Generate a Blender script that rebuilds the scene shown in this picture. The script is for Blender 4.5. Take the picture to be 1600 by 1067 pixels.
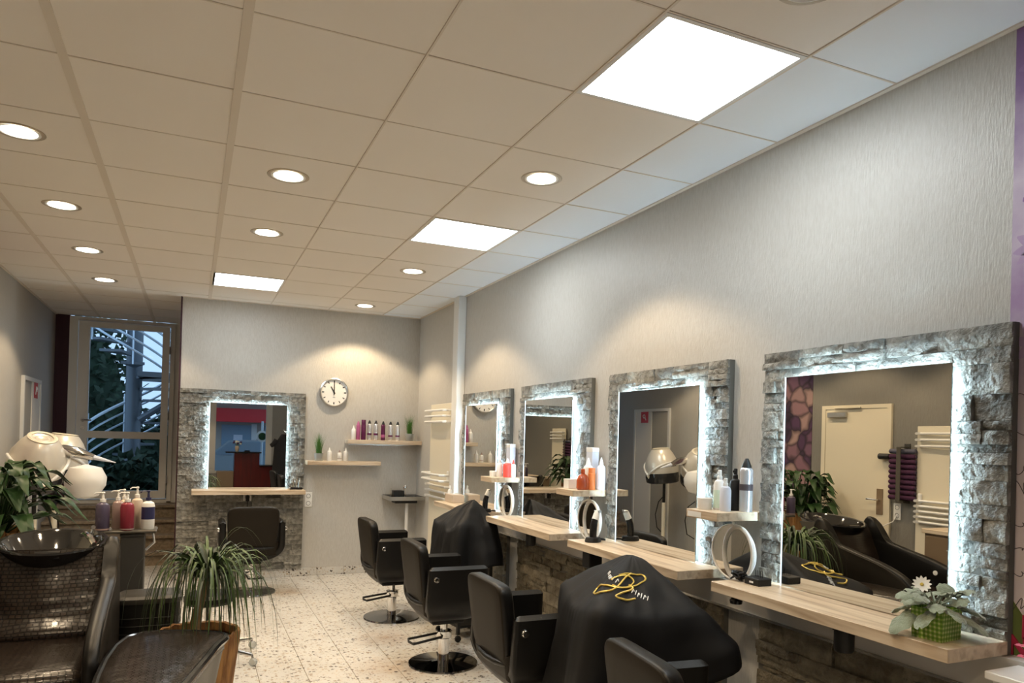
import bpy, bmesh, math, random
from mathutils import Vector, Matrix, noise
random.seed(7)
for o in list(bpy.data.objects): bpy.data.objects.remove(o)
SC = bpy.context.scene
COL = SC.collection
PI = math.pi
# ------------------------------------------------------------------ camera
YAW, PITCH, ROLL, FPX, PPY = 0.4166, 0.0060, 0.0270, 1130.1, 679.65
CAM = Vector((-0.761, -2.597, 1.60))
fw = Vector((math.sin(YAW)*math.cos(PITCH), math.cos(YAW)*math.cos(PITCH), math.sin(PITCH)))
rt0 = Vector((math.cos(YAW), -math.sin(YAW), 0)); up0 = rt0.cross(fw)
rt = rt0*math.cos(ROLL) + up0*math.sin(ROLL); up = -rt0*math.sin(ROLL) + up0*math.cos(ROLL)
cd = bpy.data.cameras.new('camera'); cam = bpy.data.objects.new('camera', cd); COL.objects.link(cam)
cd.sensor_fit = 'HORIZONTAL'; cd.sensor_width = 36.0; cd.lens = 36.0*FPX/1600.0
cd.shift_y = (PPY-533.5)/1600.0; cd.clip_start = 0.02; cd.clip_end = 200
cam.matrix_world = Matrix(((rt.x, up.x, -fw.x, CAM.x), (rt.y, up.y, -fw.y, CAM.y), (rt.z, up.z, -fw.z, CAM.z), (0, 0, 0, 1)))
SC.camera = cam
# ------------------------------------------------------------------ world, exposure
W = bpy.data.worlds.new('dusk'); SC.world = W; W.use_nodes = True
bg = W.node_tree.nodes['Background']; bg.inputs[0].default_value = (0.32, 0.48, 0.68, 1); bg.inputs[1].default_value = 0.9
SC.view_settings.view_transform = 'Standard'; SC.view_settings.look = 'None'
SC.view_settings.exposure = 0.92; SC.view_settings.gamma = 1.0; SC.view_settings.use_curve_mapping = False
P_PANEL, P_SPOT, P_LED = 9.8, 51.0, 34.0
WARM = (1.0, 0.77, 0.50); COOL = (0.60, 0.84, 1.0); NEUT = (0.90, 0.97, 1.0)
# ------------------------------------------------------------------ room sizes
H = 3.02; XR = 1.72; XL = -2.36; YB = 5.82; YA = 8.04; YF = -4.60; XA = -0.89; T = 0.625

# ================================================================== helpers
class MB:
    def __init__(s): s.v = []; s.f = []
    def add(s, vs, fs):
        n = len(s.v); s.v += [tuple(v) for v in vs]; s.f += [tuple(i+n for i in f) for f in fs]; return s
    def box(s, x0, y0, z0, x1, y1, z1, b=0.0, seg=1):
        if x0 > x1: x0, x1 = x1, x0
        if y0 > y1: y0, y1 = y1, y0
        if z0 > z1: z0, z1 = z1, z0
        if b <= 0:
            return s.add([(x0,y0,z0),(x1,y0,z0),(x1,y1,z0),(x0,y1,z0),(x0,y0,z1),(x1,y0,z1),(x1,y1,z1),(x0,y1,z1)],
                         [(0,3,2,1),(4,5,6,7),(0,1,5,4),(1,2,6,5),(2,3,7,6),(3,0,4,7)])
        bm = bmesh.new(); bmesh.ops.create_cube(bm, size=1.0)
        for v in bm.verts: v.co = Vector(((x0+x1)/2+v.co.x*(x1-x0), (y0+y1)/2+v.co.y*(y1-y0), (z0+z1)/2+v.co.z*(z1-z0)))
        b = min(b, 0.49*min(x1-x0, y1-y0, z1-z0))
        bmesh.ops.bevel(bm, geom=bm.edges[:], offset=b, segments=seg, affect='EDGES', profile=0.5)
        bm.verts.index_update()
        s.add([v.co[:] for v in bm.verts], [[v.index for v in f.verts] for f in bm.faces]); bm.free(); return s
    def loft(s, rings, closed=True, caps=True):
        n = len(rings[0]); vs = [p for r in rings for p in r]; fs = []
        for i in range(len(rings)-1):
            for j in range(n if closed else n-1):
                k = (j+1) % n
                fs.append((i*n+j, i*n+k, (i+1)*n+k, (i+1)*n+j))
        if caps and closed:
            fs.append(tuple(range(n-1, -1, -1))); fs.append(tuple((len(rings)-1)*n+j for j in range(n)))
        return s.add(vs, fs)
    def tube(s, pts, r, n=8, closed=False, caps=True):
        pts = [Vector(p) for p in pts]; m = len(pts); rings = []; prev = None
        for i, p in enumerate(pts):
            a = pts[(i-1) % m] if (closed or i > 0) else p; b = pts[(i+1) % m] if (closed or i < m-1) else p
            t = (b-a)
            if t.length < 1e-9: t = Vector((0,0,1))
            t.normalize()
            if prev is None:
                ref = Vector((0,0,1)) if abs(t.z) < 0.9 else Vector((1,0,0)); u = t.cross(ref).normalized()
            else:
                u = (prev - t*prev.dot(t)); u = u.normalized() if u.length > 1e-6 else t.orthogonal().normalized()
            prev = u; w = t.cross(u); rr = r[i] if isinstance(r, (list, tuple)) else r
            rings.append([p + u*math.cos(2*PI*k/n)*rr + w*math.sin(2*PI*k/n)*rr for k in range(n)])
        if closed: rings.append(rings[0]); caps = False
        return s.loft(rings, True, caps)
    def lathe(s, prof, c=(0,0,0), n=24, sx=1.0, sy=1.0, caps=True):
        rings = [[(c[0]+max(r,1e-4)*sx*math.cos(2*PI*k/n), c[1]+max(r,1e-4)*sy*math.sin(2*PI*k/n), c[2]+z) for k in range(n)] for r, z in prof]
        return s.loft(rings, True, caps)
    def prism(s, poly, a, b, ax='y'):
        def mk(u, v, w): return {'y': (u, w, v), 'x': (w, u, v), 'z': (u, v, w)}[ax]
        n = len(poly); vs = [mk(u, v, a) for u, v in poly] + [mk(u, v, b) for u, v in poly]
        fs = [tuple(range(n-1, -1, -1)), tuple(range(n, 2*n))] + [(i, (i+1) % n, n+(i+1) % n, n+i) for i in range(n)]
        return s.add(vs, fs)
    def grid(s, fn, nu, nv, closed_u=False):
        vs = [fn(i/nu, j/nv) for j in range(nv+1) for i in range(nu+1)]
        fs = [(j*(nu+1)+i, j*(nu+1)+i+1, (j+1)*(nu+1)+i+1, (j+1)*(nu+1)+i) for j in range(nv) for i in range(nu)]
        return s.add(vs, fs)
    def xf(s, M):
        s.v = [tuple(M @ Vector(v)) for v in s.v]; return s
    def mesh(s, name, mat, sharp=0.6, flat=False):
        me = bpy.data.meshes.new(name); me.from_pydata(s.v, [], s.f)
        bm = bmesh.new(); bm.from_mesh(me); bmesh.ops.remove_doubles(bm, verts=bm.verts, dist=1e-5)
        bmesh.ops.recalc_face_normals(bm, faces=bm.faces); bm.to_mesh(me); bm.free()
        if not flat:
            for p in me.polygons: p.use_smooth = True
            me.set_sharp_from_angle(angle=sharp)
        me.materials.append(M(mat) if isinstance(mat, str) else mat)
        return me
    def build(s, name, mat, parent=None, loc=(0,0,0), rot=(0,0,0), sharp=0.6, flat=False):
        return put(name, s.mesh(name, mat, sharp, flat), parent, loc, rot)
def put(name, me, parent=None, loc=(0,0,0), rot=(0,0,0)):
    o = bpy.data.objects.new(name, me); COL.objects.link(o); o.location = loc; o.rotation_euler = rot
    if parent is not None: o.parent = parent
    return o
def tag(o, label=None, cat=None, group=None, kind=None):
    if label: o['label'] = label
    if cat: o['category'] = cat
    if group: o['group'] = group
    if kind: o['kind'] = kind
    return o
def thing(name, label, cat, loc=(0,0,0), rotz=0.0, group=None):
    o = bpy.data.objects.new(name, None); COL.objects.link(o); o.empty_display_size = 0.05
    o.location = loc; o.rotation_euler = (0,0,rotz); return tag(o, label, cat, group)
def structure(name, mb, mat, loc=(0,0,0)):
    o = mb.build(name, mat, None, loc); o['kind'] = 'structure'; return o
def dup(root, loc, rotz, label):
    def cp(o, par):
        c = o.copy(); COL.objects.link(c); c.parent = par
        for ch in [x for x in KIDS.get(o.name, [])]: cp(ch, c)
        return c
    KIDS = {}
    for x in bpy.data.objects:
        if x.parent: KIDS.setdefault(x.parent.name, []).append(x)
    r = cp(root, None); r.location = loc; r.rotation_euler = (0,0,rotz); r['label'] = label; return r
def R(d): return math.radians(d)
def lerp(a, b, t): return a+(b-a)*t
def nz(x, y, z=0.0): return noise.noise(Vector((x, y, z)))

# ================================================================== materials
MATS = {}
def M(n): return MATS[n]
def mat(name, col, rough=0.5, metal=0.0, spec=0.5, bump=0.0, bscale=60.0, bstretch=(1,1,1), var=0.0, vscale=6.0, vcol=None,
        bdist=0.01, emit=None, estr=0.0, coat=0.0, trans=0.0, ior=1.45, coord='Object', rnd=0.0, alpha=None, sheen=0.0, sss=0.0):
    m = bpy.data.materials.new(name); m.use_nodes = True; nt = m.node_tree; N = nt.nodes; L = nt.links
    b = N['Principled BSDF']; I = b.inputs
    I['Base Color'].default_value = (*col, 1); I['Roughness'].default_value = rough; I['Metallic'].default_value = metal
    I['Specular IOR Level'].default_value = spec; I['Coat Weight'].default_value = coat; I['Transmission Weight'].default_value = trans
    I['IOR'].default_value = ior; I['Sheen Weight'].default_value = sheen; I['Coat Roughness'].default_value = 0.08
    if emit: I['Emission Color'].default_value = (*emit, 1); I['Emission Strength'].default_value = estr
    tc = None
    def co():
        nonlocal tc
        if tc is None:
            if coord == 'World': g = N.new('ShaderNodeNewGeometry'); tc = g.outputs['Position']
            else: g = N.new('ShaderNodeTexCoord'); tc = g.outputs[coord]
        return tc
    def mapped(st):
        mp = N.new('ShaderNodeMapping'); mp.inputs['Scale'].default_value = st; L.new(co(), mp.inputs['Vector']); return mp.outputs[0]
    if var or rnd:
        mx = N.new('ShaderNodeMix'); mx.data_type = 'RGBA'; mx.blend_type = 'MIX'
        c2 = vcol if vcol else tuple(c*0.45 for c in col)
        mx.inputs['A'].default_value = (*col, 1); mx.inputs['B'].default_value = (*c2, 1)
        fac = None
        if var:
            nn = N.new('ShaderNodeTexNoise'); nn.inputs['Scale'].default_value = vscale; nn.inputs['Detail'].default_value = 6
            L.new(mapped(bstretch), nn.inputs['Vector'])
            rp = N.new('ShaderNodeMapRange'); rp.inputs['From Min'].default_value = 0.35; rp.inputs['From Max'].default_value = 0.68; rp.inputs['To Max'].default_value = var
            L.new(nn.outputs[0], rp.inputs['Value']); fac = rp.outputs[0]
        if rnd:
            oi = N.new('ShaderNodeObjectInfo'); ml = N.new('ShaderNodeMath'); ml.operation = 'MULTIPLY'; ml.inputs[1].default_value = rnd
            L.new(oi.outputs['Random'], ml.inputs[0])
            if fac is not None:
                ad = N.new('ShaderNodeMath'); ad.operation = 'ADD'; ad.use_clamp = True; L.new(fac, ad.inputs[0]); L.new(ml.outputs[0], ad.inputs[1]); fac = ad.outputs[0]
            else: fac = ml.outputs[0]
        L.new(fac, mx.inputs['Factor']); L.new(mx.outputs['Result'], I['Base Color'])
    if bump:
        nb = N.new('ShaderNodeTexNoise'); nb.inputs['Scale'].default_value = bscale; nb.inputs['Detail'].default_value = 5
        L.new(mapped(bstretch), nb.inputs['Vector'])
        bp = N.new('ShaderNodeBump'); bp.inputs['Strength'].default_value = bump; bp.inputs['Distance'].default_value = bdist
        L.new(nb.outputs[0], bp.inputs['Height']); L.new(bp.outputs[0], I['Normal'])
    MATS[name] = m; return m
mat('wallpaper', (0.54,0.525,0.49), 0.32, spec=0.5, bump=0.34, bscale=1.0, bstretch=(150,150,28), var=0.45, vscale=0.8, vcol=(0.43,0.405,0.36), coord='World')
mat('wall_plain', (0.45,0.43,0.39), 0.5, bump=0.35, bscale=1.0, bstretch=(75,75,17), var=0.3, vscale=0.8, vcol=(0.40,0.375,0.335), coord='World')
mat('wall_accent', (0.215,0.205,0.18), 0.55, bump=0.3, bscale=1.0, bstretch=(75,75,17), var=0.3, vscale=0.8, vcol=(0.18,0.17,0.15), coord='World')
mat('burgundy', (0.045,0.012,0.022), 0.6)
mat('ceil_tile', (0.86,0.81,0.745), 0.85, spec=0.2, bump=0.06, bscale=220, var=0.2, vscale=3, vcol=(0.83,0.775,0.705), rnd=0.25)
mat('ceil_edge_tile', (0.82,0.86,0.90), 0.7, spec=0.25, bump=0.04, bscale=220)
mat('ceil_bar', (0.72,0.65,0.56), 0.6)
mat('ceil_void', (0.10,0.09,0.08), 0.9)
mat('white_paint', (0.74,0.74,0.72), 0.4)
mat('white_frame', (0.78,0.76,0.71), 0.4)
mat('cream', (0.72,0.65,0.50), 0.4)
mat('grey_door', (0.40,0.38,0.34), 0.5)
mat('glass', (0.95,0.98,1.0), 0.0, trans=1.0, ior=1.1, spec=0.3)
mat('mirror', (0.70,0.70,0.675), 0.0, metal=1.0)
mat('chrome', (0.80,0.80,0.80), 0.08, metal=1.0)
mat('dark_chrome', (0.30,0.30,0.31), 0.06, metal=1.0)
mat('steel', (0.55,0.54,0.52), 0.3, metal=1.0)
mat('grey_duct', (0.50,0.48,0.45), 0.35, spec=0.6)
mat('alu_edge', (0.70,0.68,0.64), 0.25, metal=0.8)
mat('black', (0.007,0.007,0.007), 0.5)
mat('black_gloss', (0.012,0.012,0.013), 0.12)
mat('black_leather', (0.006,0.0055,0.005), 0.38, spec=0.32, bump=0.10, bscale=260)
mat('grey_leather', (0.016,0.0125,0.0085), 0.5, spec=0.18, bump=0.08, bscale=260)
mat('cape', (0.0055,0.0055,0.006), 0.6, spec=0.25, bump=0.05, bscale=500)
mat('stone', (0.37,0.355,0.31), 0.7, bump=1.0, bscale=45, bdist=0.022, var=0.8, vscale=18, vcol=(0.12,0.115,0.10), rnd=0.5)
mat('stone_brown', (0.25,0.22,0.16), 0.8, bump=1.0, bscale=45, bdist=0.02, var=0.8, vscale=14, vcol=(0.11,0.09,0.06), rnd=0.4)
mat('backing', (0.12,0.115,0.10), 0.9)
mat('frosted_edge_glow', (0.8,0.85,0.9), 0.5, emit=COOL, estr=1.2)  # no lamp: emission stands in for LED light coming through the glass edge
mat('led', (1,1,1), 0.5, emit=COOL, estr=P_LED)
mat('panel_light', (1,1,1), 0.5, emit=NEUT, estr=P_PANEL)
mat('lamp_lens', (1,1,1), 0.5, emit=(1.0,0.90,0.74), estr=7.0)
mat('lamp_off', (0.05,0.05,0.05), 0.15, metal=0.9)
mat('lamp_ring', (0.45,0.38,0.29), 0.3, metal=0.5)
mat('stair_stone', (0.33,0.26,0.18), 0.55, var=0.8, vscale=30, vcol=(0.15,0.11,0.07), coord='World')
mat('white_plastic', (0.80,0.79,0.76), 0.3)
mat('cream_metal', (0.74,0.68,0.54), 0.3)
mat('pearl', (0.72,0.67,0.58), 0.3, metal=0.25)
mat('visor', (0.03,0.03,0.03), 0.1)
mat('leaf_dark', (0.024,0.058,0.014), 0.45, spec=0.3, var=0.7, vscale=9, vcol=(0.012,0.035,0.010), rnd=0.2)
mat('leaf_palm', (0.075,0.125,0.035), 0.42, var=0.6, vscale=5, vcol=(0.03,0.06,0.02), rnd=0.35)
mat('leaf_palm_dark', (0.035,0.05,0.028), 0.5, rnd=0.3)
mat('leaf_grass', (0.07,0.20,0.03), 0.5, var=0.5, vscale=60)
mat('leaf_violet', (0.27,0.32,0.23), 0.7, sheen=0.4, bump=0.5, bscale=120, var=0.6, vscale=25, vcol=(0.14,0.18,0.12))
mat('petal_white', (0.85,0.84,0.78), 0.5)
mat('petal_yellow', (0.6,0.45,0.08), 0.6)
mat('petal_pink', (0.65,0.14,0.22), 0.5)
mat('bark', (0.40,0.20,0.06), 0.75, bump=0.8, bscale=10, bstretch=(6,6,0.8), var=0.9, vscale=5, vcol=(0.13,0.05,0.015))
mat('trunk', (0.30,0.18,0.08), 0.8, bump=0.5, bscale=40, var=0.6, vscale=20)
mat('soil', (0.03,0.02,0.012), 0.95, bump=0.6, bscale=80)
mat('bowl', (0.022,0.021,0.020), 0.07, spec=0.6, coat=0.4)
mat('grey_plastic', (0.05,0.047,0.042), 0.45)
mat('grey_shell', (0.075,0.066,0.052), 0.4)
mat('lilac', (0.080,0.064,0.105), 0.3)
mat('mauve', (0.34,0.24,0.22), 0.3)
mat('pink_red', (0.24,0.028,0.045), 0.3)
mat('ivory', (0.58,0.48,0.38), 0.35)
mat('navy', (0.03,0.03,0.085), 0.3)
mat('plum', (0.10,0.012,0.06), 0.25)
mat('magenta', (0.40,0.10,0.24), 0.3)
mat('silver_can', (0.66,0.66,0.68), 0.22, metal=0.6)
mat('red', (0.62,0.025,0.03), 0.35)
mat('coral', (0.80,0.10,0.08), 0.3)
mat('amber', (0.42,0.075,0.02), 0.15, coat=0.5)
mat('orange', (0.75,0.22,0.06), 0.4)
mat('pale_blue', (0.66,0.70,0.80), 0.35)
mat('mint', (0.60,0.74,0.62), 0.35)
mat('gold', (0.75,0.55,0.12), 0.35, metal=0.3)
mat('white_print', (0.8,0.8,0.8), 0.6)
mat('ink', (0.06,0.045,0.05), 0.7)
mat('letter_red', (0.32,0.012,0.045), 0.5)
mat('clear_glass', (0.7,0.72,0.70), 0.05, trans=0.6, ior=1.3)
mat('desk_red', (0.10,0.008,0.006), 0.3, bump=0.1, bscale=20, bstretch=(4,4,.5), var=0.7, vscale=4, vcol=(0.05,0.004,0.004))
mat('cabinet_brown', (0.20,0.14,0.085), 0.5)
mat('towel_purple', (0.06,0.016,0.05), 0.9, bump=0.6, bscale=150)
mat('towel_grey', (0.10,0.10,0.14), 0.9, bump=0.6, bscale=150)
mat('hedge', (0.020,0.045,0.022), 0.7, rnd=0.3)
mat('stair_metal', (0.12,0.14,0.16), 0.45, metal=0.3)
mat('rail_metal', (0.55,0.62,0.68), 0.3, metal=0.6)
mat('asphalt', (0.10,0.11,0.12), 0.8)
mat('facade', (0.46,0.40,0.34), 0.8)
mat('facade_pane', (0.25,0.35,0.45), 0.15)
mat('car_blue', (0.34,0.44,0.52), 0.25, coat=0.5)
mat('tyre', (0.015,0.015,0.015), 0.8)
mat('fabric_black', (0.010,0.010,0.011), 0.85)

def nodes_mat(name):
    m = bpy.data.materials.new(name); m.use_nodes = True; MATS[name] = m
    return m, m.node_tree.nodes, m.node_tree.links, m.node_tree.nodes['Principled BSDF']
def ramp(N, stops, interp='LINEAR'):
    r = N.new('ShaderNodeValToRGB'); e = r.color_ramp.elements; r.color_ramp.interpolation = interp
    while len(e) < len(stops): e.new(0.5)
    for k, (p, c) in enumerate(stops): e[k].position = p; e[k].color = (*c, 1)
    return r
# light oak, grain along local x or y
def wood(name, stretch):
    m, N, L, b = nodes_mat(name)
    tc = N.new('ShaderNodeTexCoord'); mp = N.new('ShaderNodeMapping'); mp.inputs['Scale'].default_value = stretch; L.new(tc.outputs['Object'], mp.inputs[0])
    n1 = N.new('ShaderNodeTexNoise'); n1.inputs['Scale'].default_value = 3.0; n1.inputs['Detail'].default_value = 8; n1.inputs['Distortion'].default_value = 0.6; L.new(mp.outputs[0], n1.inputs['Vector'])
    r = ramp(N, [(0.30,(0.40,0.29,0.19)), (0.5,(0.62,0.50,0.36)), (0.72,(0.74,0.63,0.49))]); L.new(n1.outputs[0], r.inputs[0]); L.new(r.outputs[0], b.inputs['Base Color'])
    b.inputs['Roughness'].default_value = 0.38
    bp = N.new('ShaderNodeBump'); bp.inputs['Strength'].default_value = 0.12; bp.inputs['Distance'].default_value = 0.004; L.new(n1.outputs[0], bp.inputs['Height']); L.new(bp.outputs[0], b.inputs['Normal'])
wood('oak', (0.7, 9, 9)); wood('oak_deep', (9, 0.7, 9))
# terrazzo tile
m, N, L, b = nodes_mat('terrazzo')
g = N.new('ShaderNodeNewGeometry')
def chips(scale, thr, soft):
    w = N.new('ShaderNodeTexNoise'); w.inputs['Scale'].default_value = scale*1.3; L.new(g.outputs['Position'], w.inputs['Vector'])
    ad = N.new('ShaderNodeMix'); ad.data_type = 'VECTOR'; ad.inputs['Factor'].default_value = 0.035; L.new(g.outputs['Position'], ad.inputs['A']); L.new(w.outputs['Color'], ad.inputs['B'])
    v = N.new('ShaderNodeTexVoronoi'); v.inputs['Scale'].default_value = scale; L.new(ad.outputs['Result'], v.inputs['Vector'])
    mr = N.new('ShaderNodeMapRange'); mr.inputs['From Min'].default_value = thr; mr.inputs['From Max'].default_value = thr+soft; mr.inputs['To Min'].default_value = 1; mr.inputs['To Max'].default_value = 0
    L.new(v.outputs['Distance'], mr.inputs['Value'])
    sp = N.new('ShaderNodeSeparateColor'); L.new(v.outputs['Color'], sp.inputs[0])
    return mr.outputs[0], sp.outputs
c1, s1 = chips(34, 0.36, 0.06); c2, s2 = chips(62, 0.36, 0.06)
n0 = N.new('ShaderNodeTexNoise'); n0.inputs['Scale'].default_value = 2.2; L.new(g.outputs['Position'], n0.inputs['Vector'])
r0 = ramp(N, [(0.35,(0.56,0.545,0.51)), (0.65,(0.63,0.615,0.58))]); L.new(n0.outputs[0], r0.inputs[0])
def chipmix(prev, mask, sel, stops):
    rr = ramp(N, stops, 'CONSTANT'); L.new(sel, rr.inputs[0])
    mx = N.new('ShaderNodeMix'); mx.data_type = 'RGBA'; L.new(prev, mx.inputs['A']); L.new(rr.outputs[0], mx.inputs['B'])
    L.new(mask, mx.inputs['Factor']); return mx.outputs['Result']
def gated(mask, sel, lo):
    gt = N.new('ShaderNodeMath'); gt.operation = 'GREATER_THAN'; gt.inputs[1].default_value = lo; L.new(sel, gt.inputs[0])
    ml = N.new('ShaderNodeMath'); ml.operation = 'MULTIPLY'; L.new(mask, ml.inputs[0]); L.new(gt.outputs[0], ml.inputs[1]); return ml.outputs[0]
o1 = chipmix(r0.outputs[0], gated(c2, s2[0], 0.55), s2[1], [(0,(0.40,0.33,0.25)), (0.4,(0.55,0.46,0.36)), (0.75,(0.22,0.18,0.15))])
o2 = chipmix(o1, gated(c1, s1[0], 0.62), s1[1], [(0,(0.07,0.055,0.045)), (0.3,(0.30,0.23,0.16)), (0.6,(0.16,0.12,0.09)), (0.85,(0.46,0.38,0.28))])
# brown hair-dye stains in the floor beside the chair bases
acc = None
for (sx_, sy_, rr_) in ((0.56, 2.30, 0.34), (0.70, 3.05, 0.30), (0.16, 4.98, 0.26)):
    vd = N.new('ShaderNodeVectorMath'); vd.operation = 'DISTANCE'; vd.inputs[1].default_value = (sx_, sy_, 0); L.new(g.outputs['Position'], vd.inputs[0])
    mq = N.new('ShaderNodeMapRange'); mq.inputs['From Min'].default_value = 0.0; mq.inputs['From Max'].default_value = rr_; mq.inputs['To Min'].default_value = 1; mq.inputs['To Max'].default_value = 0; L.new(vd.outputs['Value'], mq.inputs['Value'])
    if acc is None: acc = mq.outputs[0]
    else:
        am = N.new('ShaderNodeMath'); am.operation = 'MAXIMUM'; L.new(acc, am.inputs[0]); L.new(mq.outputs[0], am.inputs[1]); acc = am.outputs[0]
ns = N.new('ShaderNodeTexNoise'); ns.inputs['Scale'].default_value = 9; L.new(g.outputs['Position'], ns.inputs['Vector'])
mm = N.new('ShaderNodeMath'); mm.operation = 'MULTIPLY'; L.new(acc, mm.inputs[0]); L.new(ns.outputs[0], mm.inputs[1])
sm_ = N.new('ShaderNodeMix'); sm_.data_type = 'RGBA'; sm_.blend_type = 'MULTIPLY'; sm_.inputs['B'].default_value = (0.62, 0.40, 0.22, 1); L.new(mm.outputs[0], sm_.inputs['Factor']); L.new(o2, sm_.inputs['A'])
L.new(sm_.outputs['Result'], b.inputs['Base Color']); b.inputs['Roughness'].default_value = 0.32
mat('grout', (0.20,0.165,0.12), 0.8)
# crocodile leather
m, N, L, b = nodes_mat('croc')
tc = N.new('ShaderNodeTexCoord')
bt = N.new('ShaderNodeTexBrick'); bt.inputs['Scale'].default_value = 20; bt.inputs['Mortar Size'].default_value = 0.05; bt.inputs['Brick Width'].default_value = 0.6; bt.inputs['Row Height'].default_value = 0.4
bt.inputs['Mortar Smooth'].default_value = 0.6; bt.offset = 0.25
bt.inputs['Color1'].default_value = (0.024,0.015,0.010,1); bt.inputs['Color2'].default_value = (0.017,0.011,0.007,1); bt.inputs['Mortar'].default_value = (0.003,0.002,0.002,1)
L.new(tc.outputs['UV'], bt.inputs['Vector']); L.new(bt.outputs['Color'], b.inputs['Base Color'])
bp = N.new('ShaderNodeBump'); bp.inputs['Strength'].default_value = 1.0; bp.inputs['Distance'].default_value = 0.02; bp.invert = True; L.new(bt.outputs['Fac'], bp.inputs['Height'])
nb = N.new('ShaderNodeTexNoise'); nb.inputs['Scale'].default_value = 9; L.new(tc.outputs['Object'], nb.inputs['Vector'])
bp2 = N.new('ShaderNodeBump'); bp2.inputs['Strength'].default_value = 0.25; bp2.inputs['Distance'].default_value = 0.03; L.new(nb.outputs[0], bp2.inputs['Height']); L.new(bp.outputs[0], bp2.inputs['Normal'])
L.new(bp2.outputs[0], b.inputs['Normal']); b.inputs['Roughness'].default_value = 0.27; b.inputs['Coat Weight'].default_value = 0.05
# gingham
m, N, L, b = nodes_mat('gingham')
tc = N.new('ShaderNodeTexCoord'); sp = N.new('ShaderNodeSeparateXYZ'); L.new(tc.outputs['Object'], sp.inputs[0])
def stripe(out, f):
    a = N.new('ShaderNodeMath'); a.operation = 'MULTIPLY'; a.inputs[1].default_value = f; L.new(out, a.inputs[0])
    c = N.new('ShaderNodeMath'); c.operation = 'FRACT'; L.new(a.outputs[0], c.inputs[0])
    d = N.new('ShaderNodeMath'); d.operation = 'GREATER_THAN'; d.inputs[1].default_value = 0.45; L.new(c.outputs[0], d.inputs[0]); return d.outputs[0]
ad = N.new('ShaderNodeMath'); L.new(sp.outputs[0], ad.inputs[0]); L.new(sp.outputs[1], ad.inputs[1])
s1 = stripe(ad.outputs[0], 70); s2 = stripe(sp.outputs[2], 70)
su = N.new('ShaderNodeMath'); L.new(s1, su.inputs[0]); L.new(s2, su.inputs[1])
hf = N.new('ShaderNodeMath'); hf.operation = 'MULTIPLY'; hf.inputs[1].default_value = 0.5; L.new(su.outputs[0], hf.inputs[0])
rr = ramp(N, [(0,(0.55,0.62,0.25)), (0.5,(0.24,0.40,0.05)), (1,(0.11,0.25,0.02))]); L.new(hf.outputs[0], rr.inputs[0]); L.new(rr.outputs[0], b.inputs['Base Color']); b.inputs['Roughness'].default_value = 0.5
# floral wallpaper print
m, N, L, b = nodes_mat('floral')
tc = N.new('ShaderNodeTexCoord'); v = N.new('ShaderNodeTexVoronoi'); v.feature = 'F1'; v.inputs['Scale'].default_value = 7.0; v2 = N.new('ShaderNodeTexVoronoi'); v2.feature = 'DISTANCE_TO_EDGE'; v2.inputs['Scale'].default_value = 7.0
w = N.new('ShaderNodeTexNoise'); w.inputs['Scale'].default_value = 3; mx = N.new('ShaderNodeMix'); mx.data_type = 'VECTOR'; mx.inputs['Factor'].default_value = 0.18
L.new(tc.outputs['Object'], w.inputs['Vector']); L.new(tc.outputs['Object'], mx.inputs['A']); L.new(w.outputs['Color'], mx.inputs['B']); L.new(mx.outputs['Result'], v.inputs['Vector']); L.new(mx.outputs['Result'], v2.inputs['Vector'])
sc_ = N.new('ShaderNodeSeparateColor'); L.new(v.outputs['Color'], sc_.inputs[0])
rr = ramp(N, [(0.0,(0.035,0.018,0.04)), (0.35,(0.09,0.035,0.09)), (0.6,(0.20,0.10,0.13)), (1,(0.34,0.22,0.20))]); L.new(sc_.outputs[0], rr.inputs[0])
ed_ = N.new('ShaderNodeMapRange'); ed_.inputs['From Max'].default_value = 0.16; ed_.inputs['To Min'].default_value = 0.25; ed_.inputs['To Max'].default_value = 1.0; L.new(v2.outputs['Distance'], ed_.inputs['Value'])
mu_ = N.new('ShaderNodeMix'); mu_.data_type = 'RGBA'; mu_.blend_type = 'MULTIPLY'; mu_.inputs['Factor'].default_value = 1.0; L.new(rr.outputs[0], mu_.inputs['A']); L.new(ed_.outputs[0], mu_.inputs['B'])
L.new(mu_.outputs['Result'], b.inputs['Base Color']); b.inputs['Roughness'].default_value = 0.6
# watercolour print on the right wall: lilac wash fading to paper
m, N, L, b = nodes_mat('watercolour')
tc = N.new('ShaderNodeTexCoord'); sp = N.new('ShaderNodeSeparateXYZ'); L.new(tc.outputs['Object'], sp.inputs[0])
w = N.new('ShaderNodeTexNoise'); w.inputs['Scale'].default_value = 2.6; w.inputs['Detail'].default_value = 5; L.new(tc.outputs['Object'], w.inputs['Vector'])
mr = N.new('ShaderNodeMapRange'); mr.inputs['From Min'].default_value = 1.4; mr.inputs['From Max'].default_value = 3.0; L.new(sp.outputs[2], mr.inputs['Value'])
a2 = N.new('ShaderNodeMath'); a2.operation = 'MULTIPLY_ADD'; a2.inputs[1].default_value = 0.9; L.new(w.outputs[0], a2.inputs[0])
sb = N.new('ShaderNodeMath'); sb.operation = 'SUBTRACT'; sb.inputs[1].default_value = 0.45; L.new(mr.outputs[0], sb.inputs[0]); L.new(sb.outputs[0], a2.inputs[2])
rr = ramp(N, [(0.0,(0.60,0.53,0.54)), (0.25,(0.58,0.50,0.55)), (0.45,(0.36,0.24,0.42)), (0.62,(0.55,0.46,0.56)), (0.85,(0.22,0.12,0.30))]); L.new(a2.outputs[0], rr.inputs[0])
L.new(rr.outputs[0], b.inputs['Base Color']); b.inputs['Roughness'].default_value = 0.5
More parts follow.
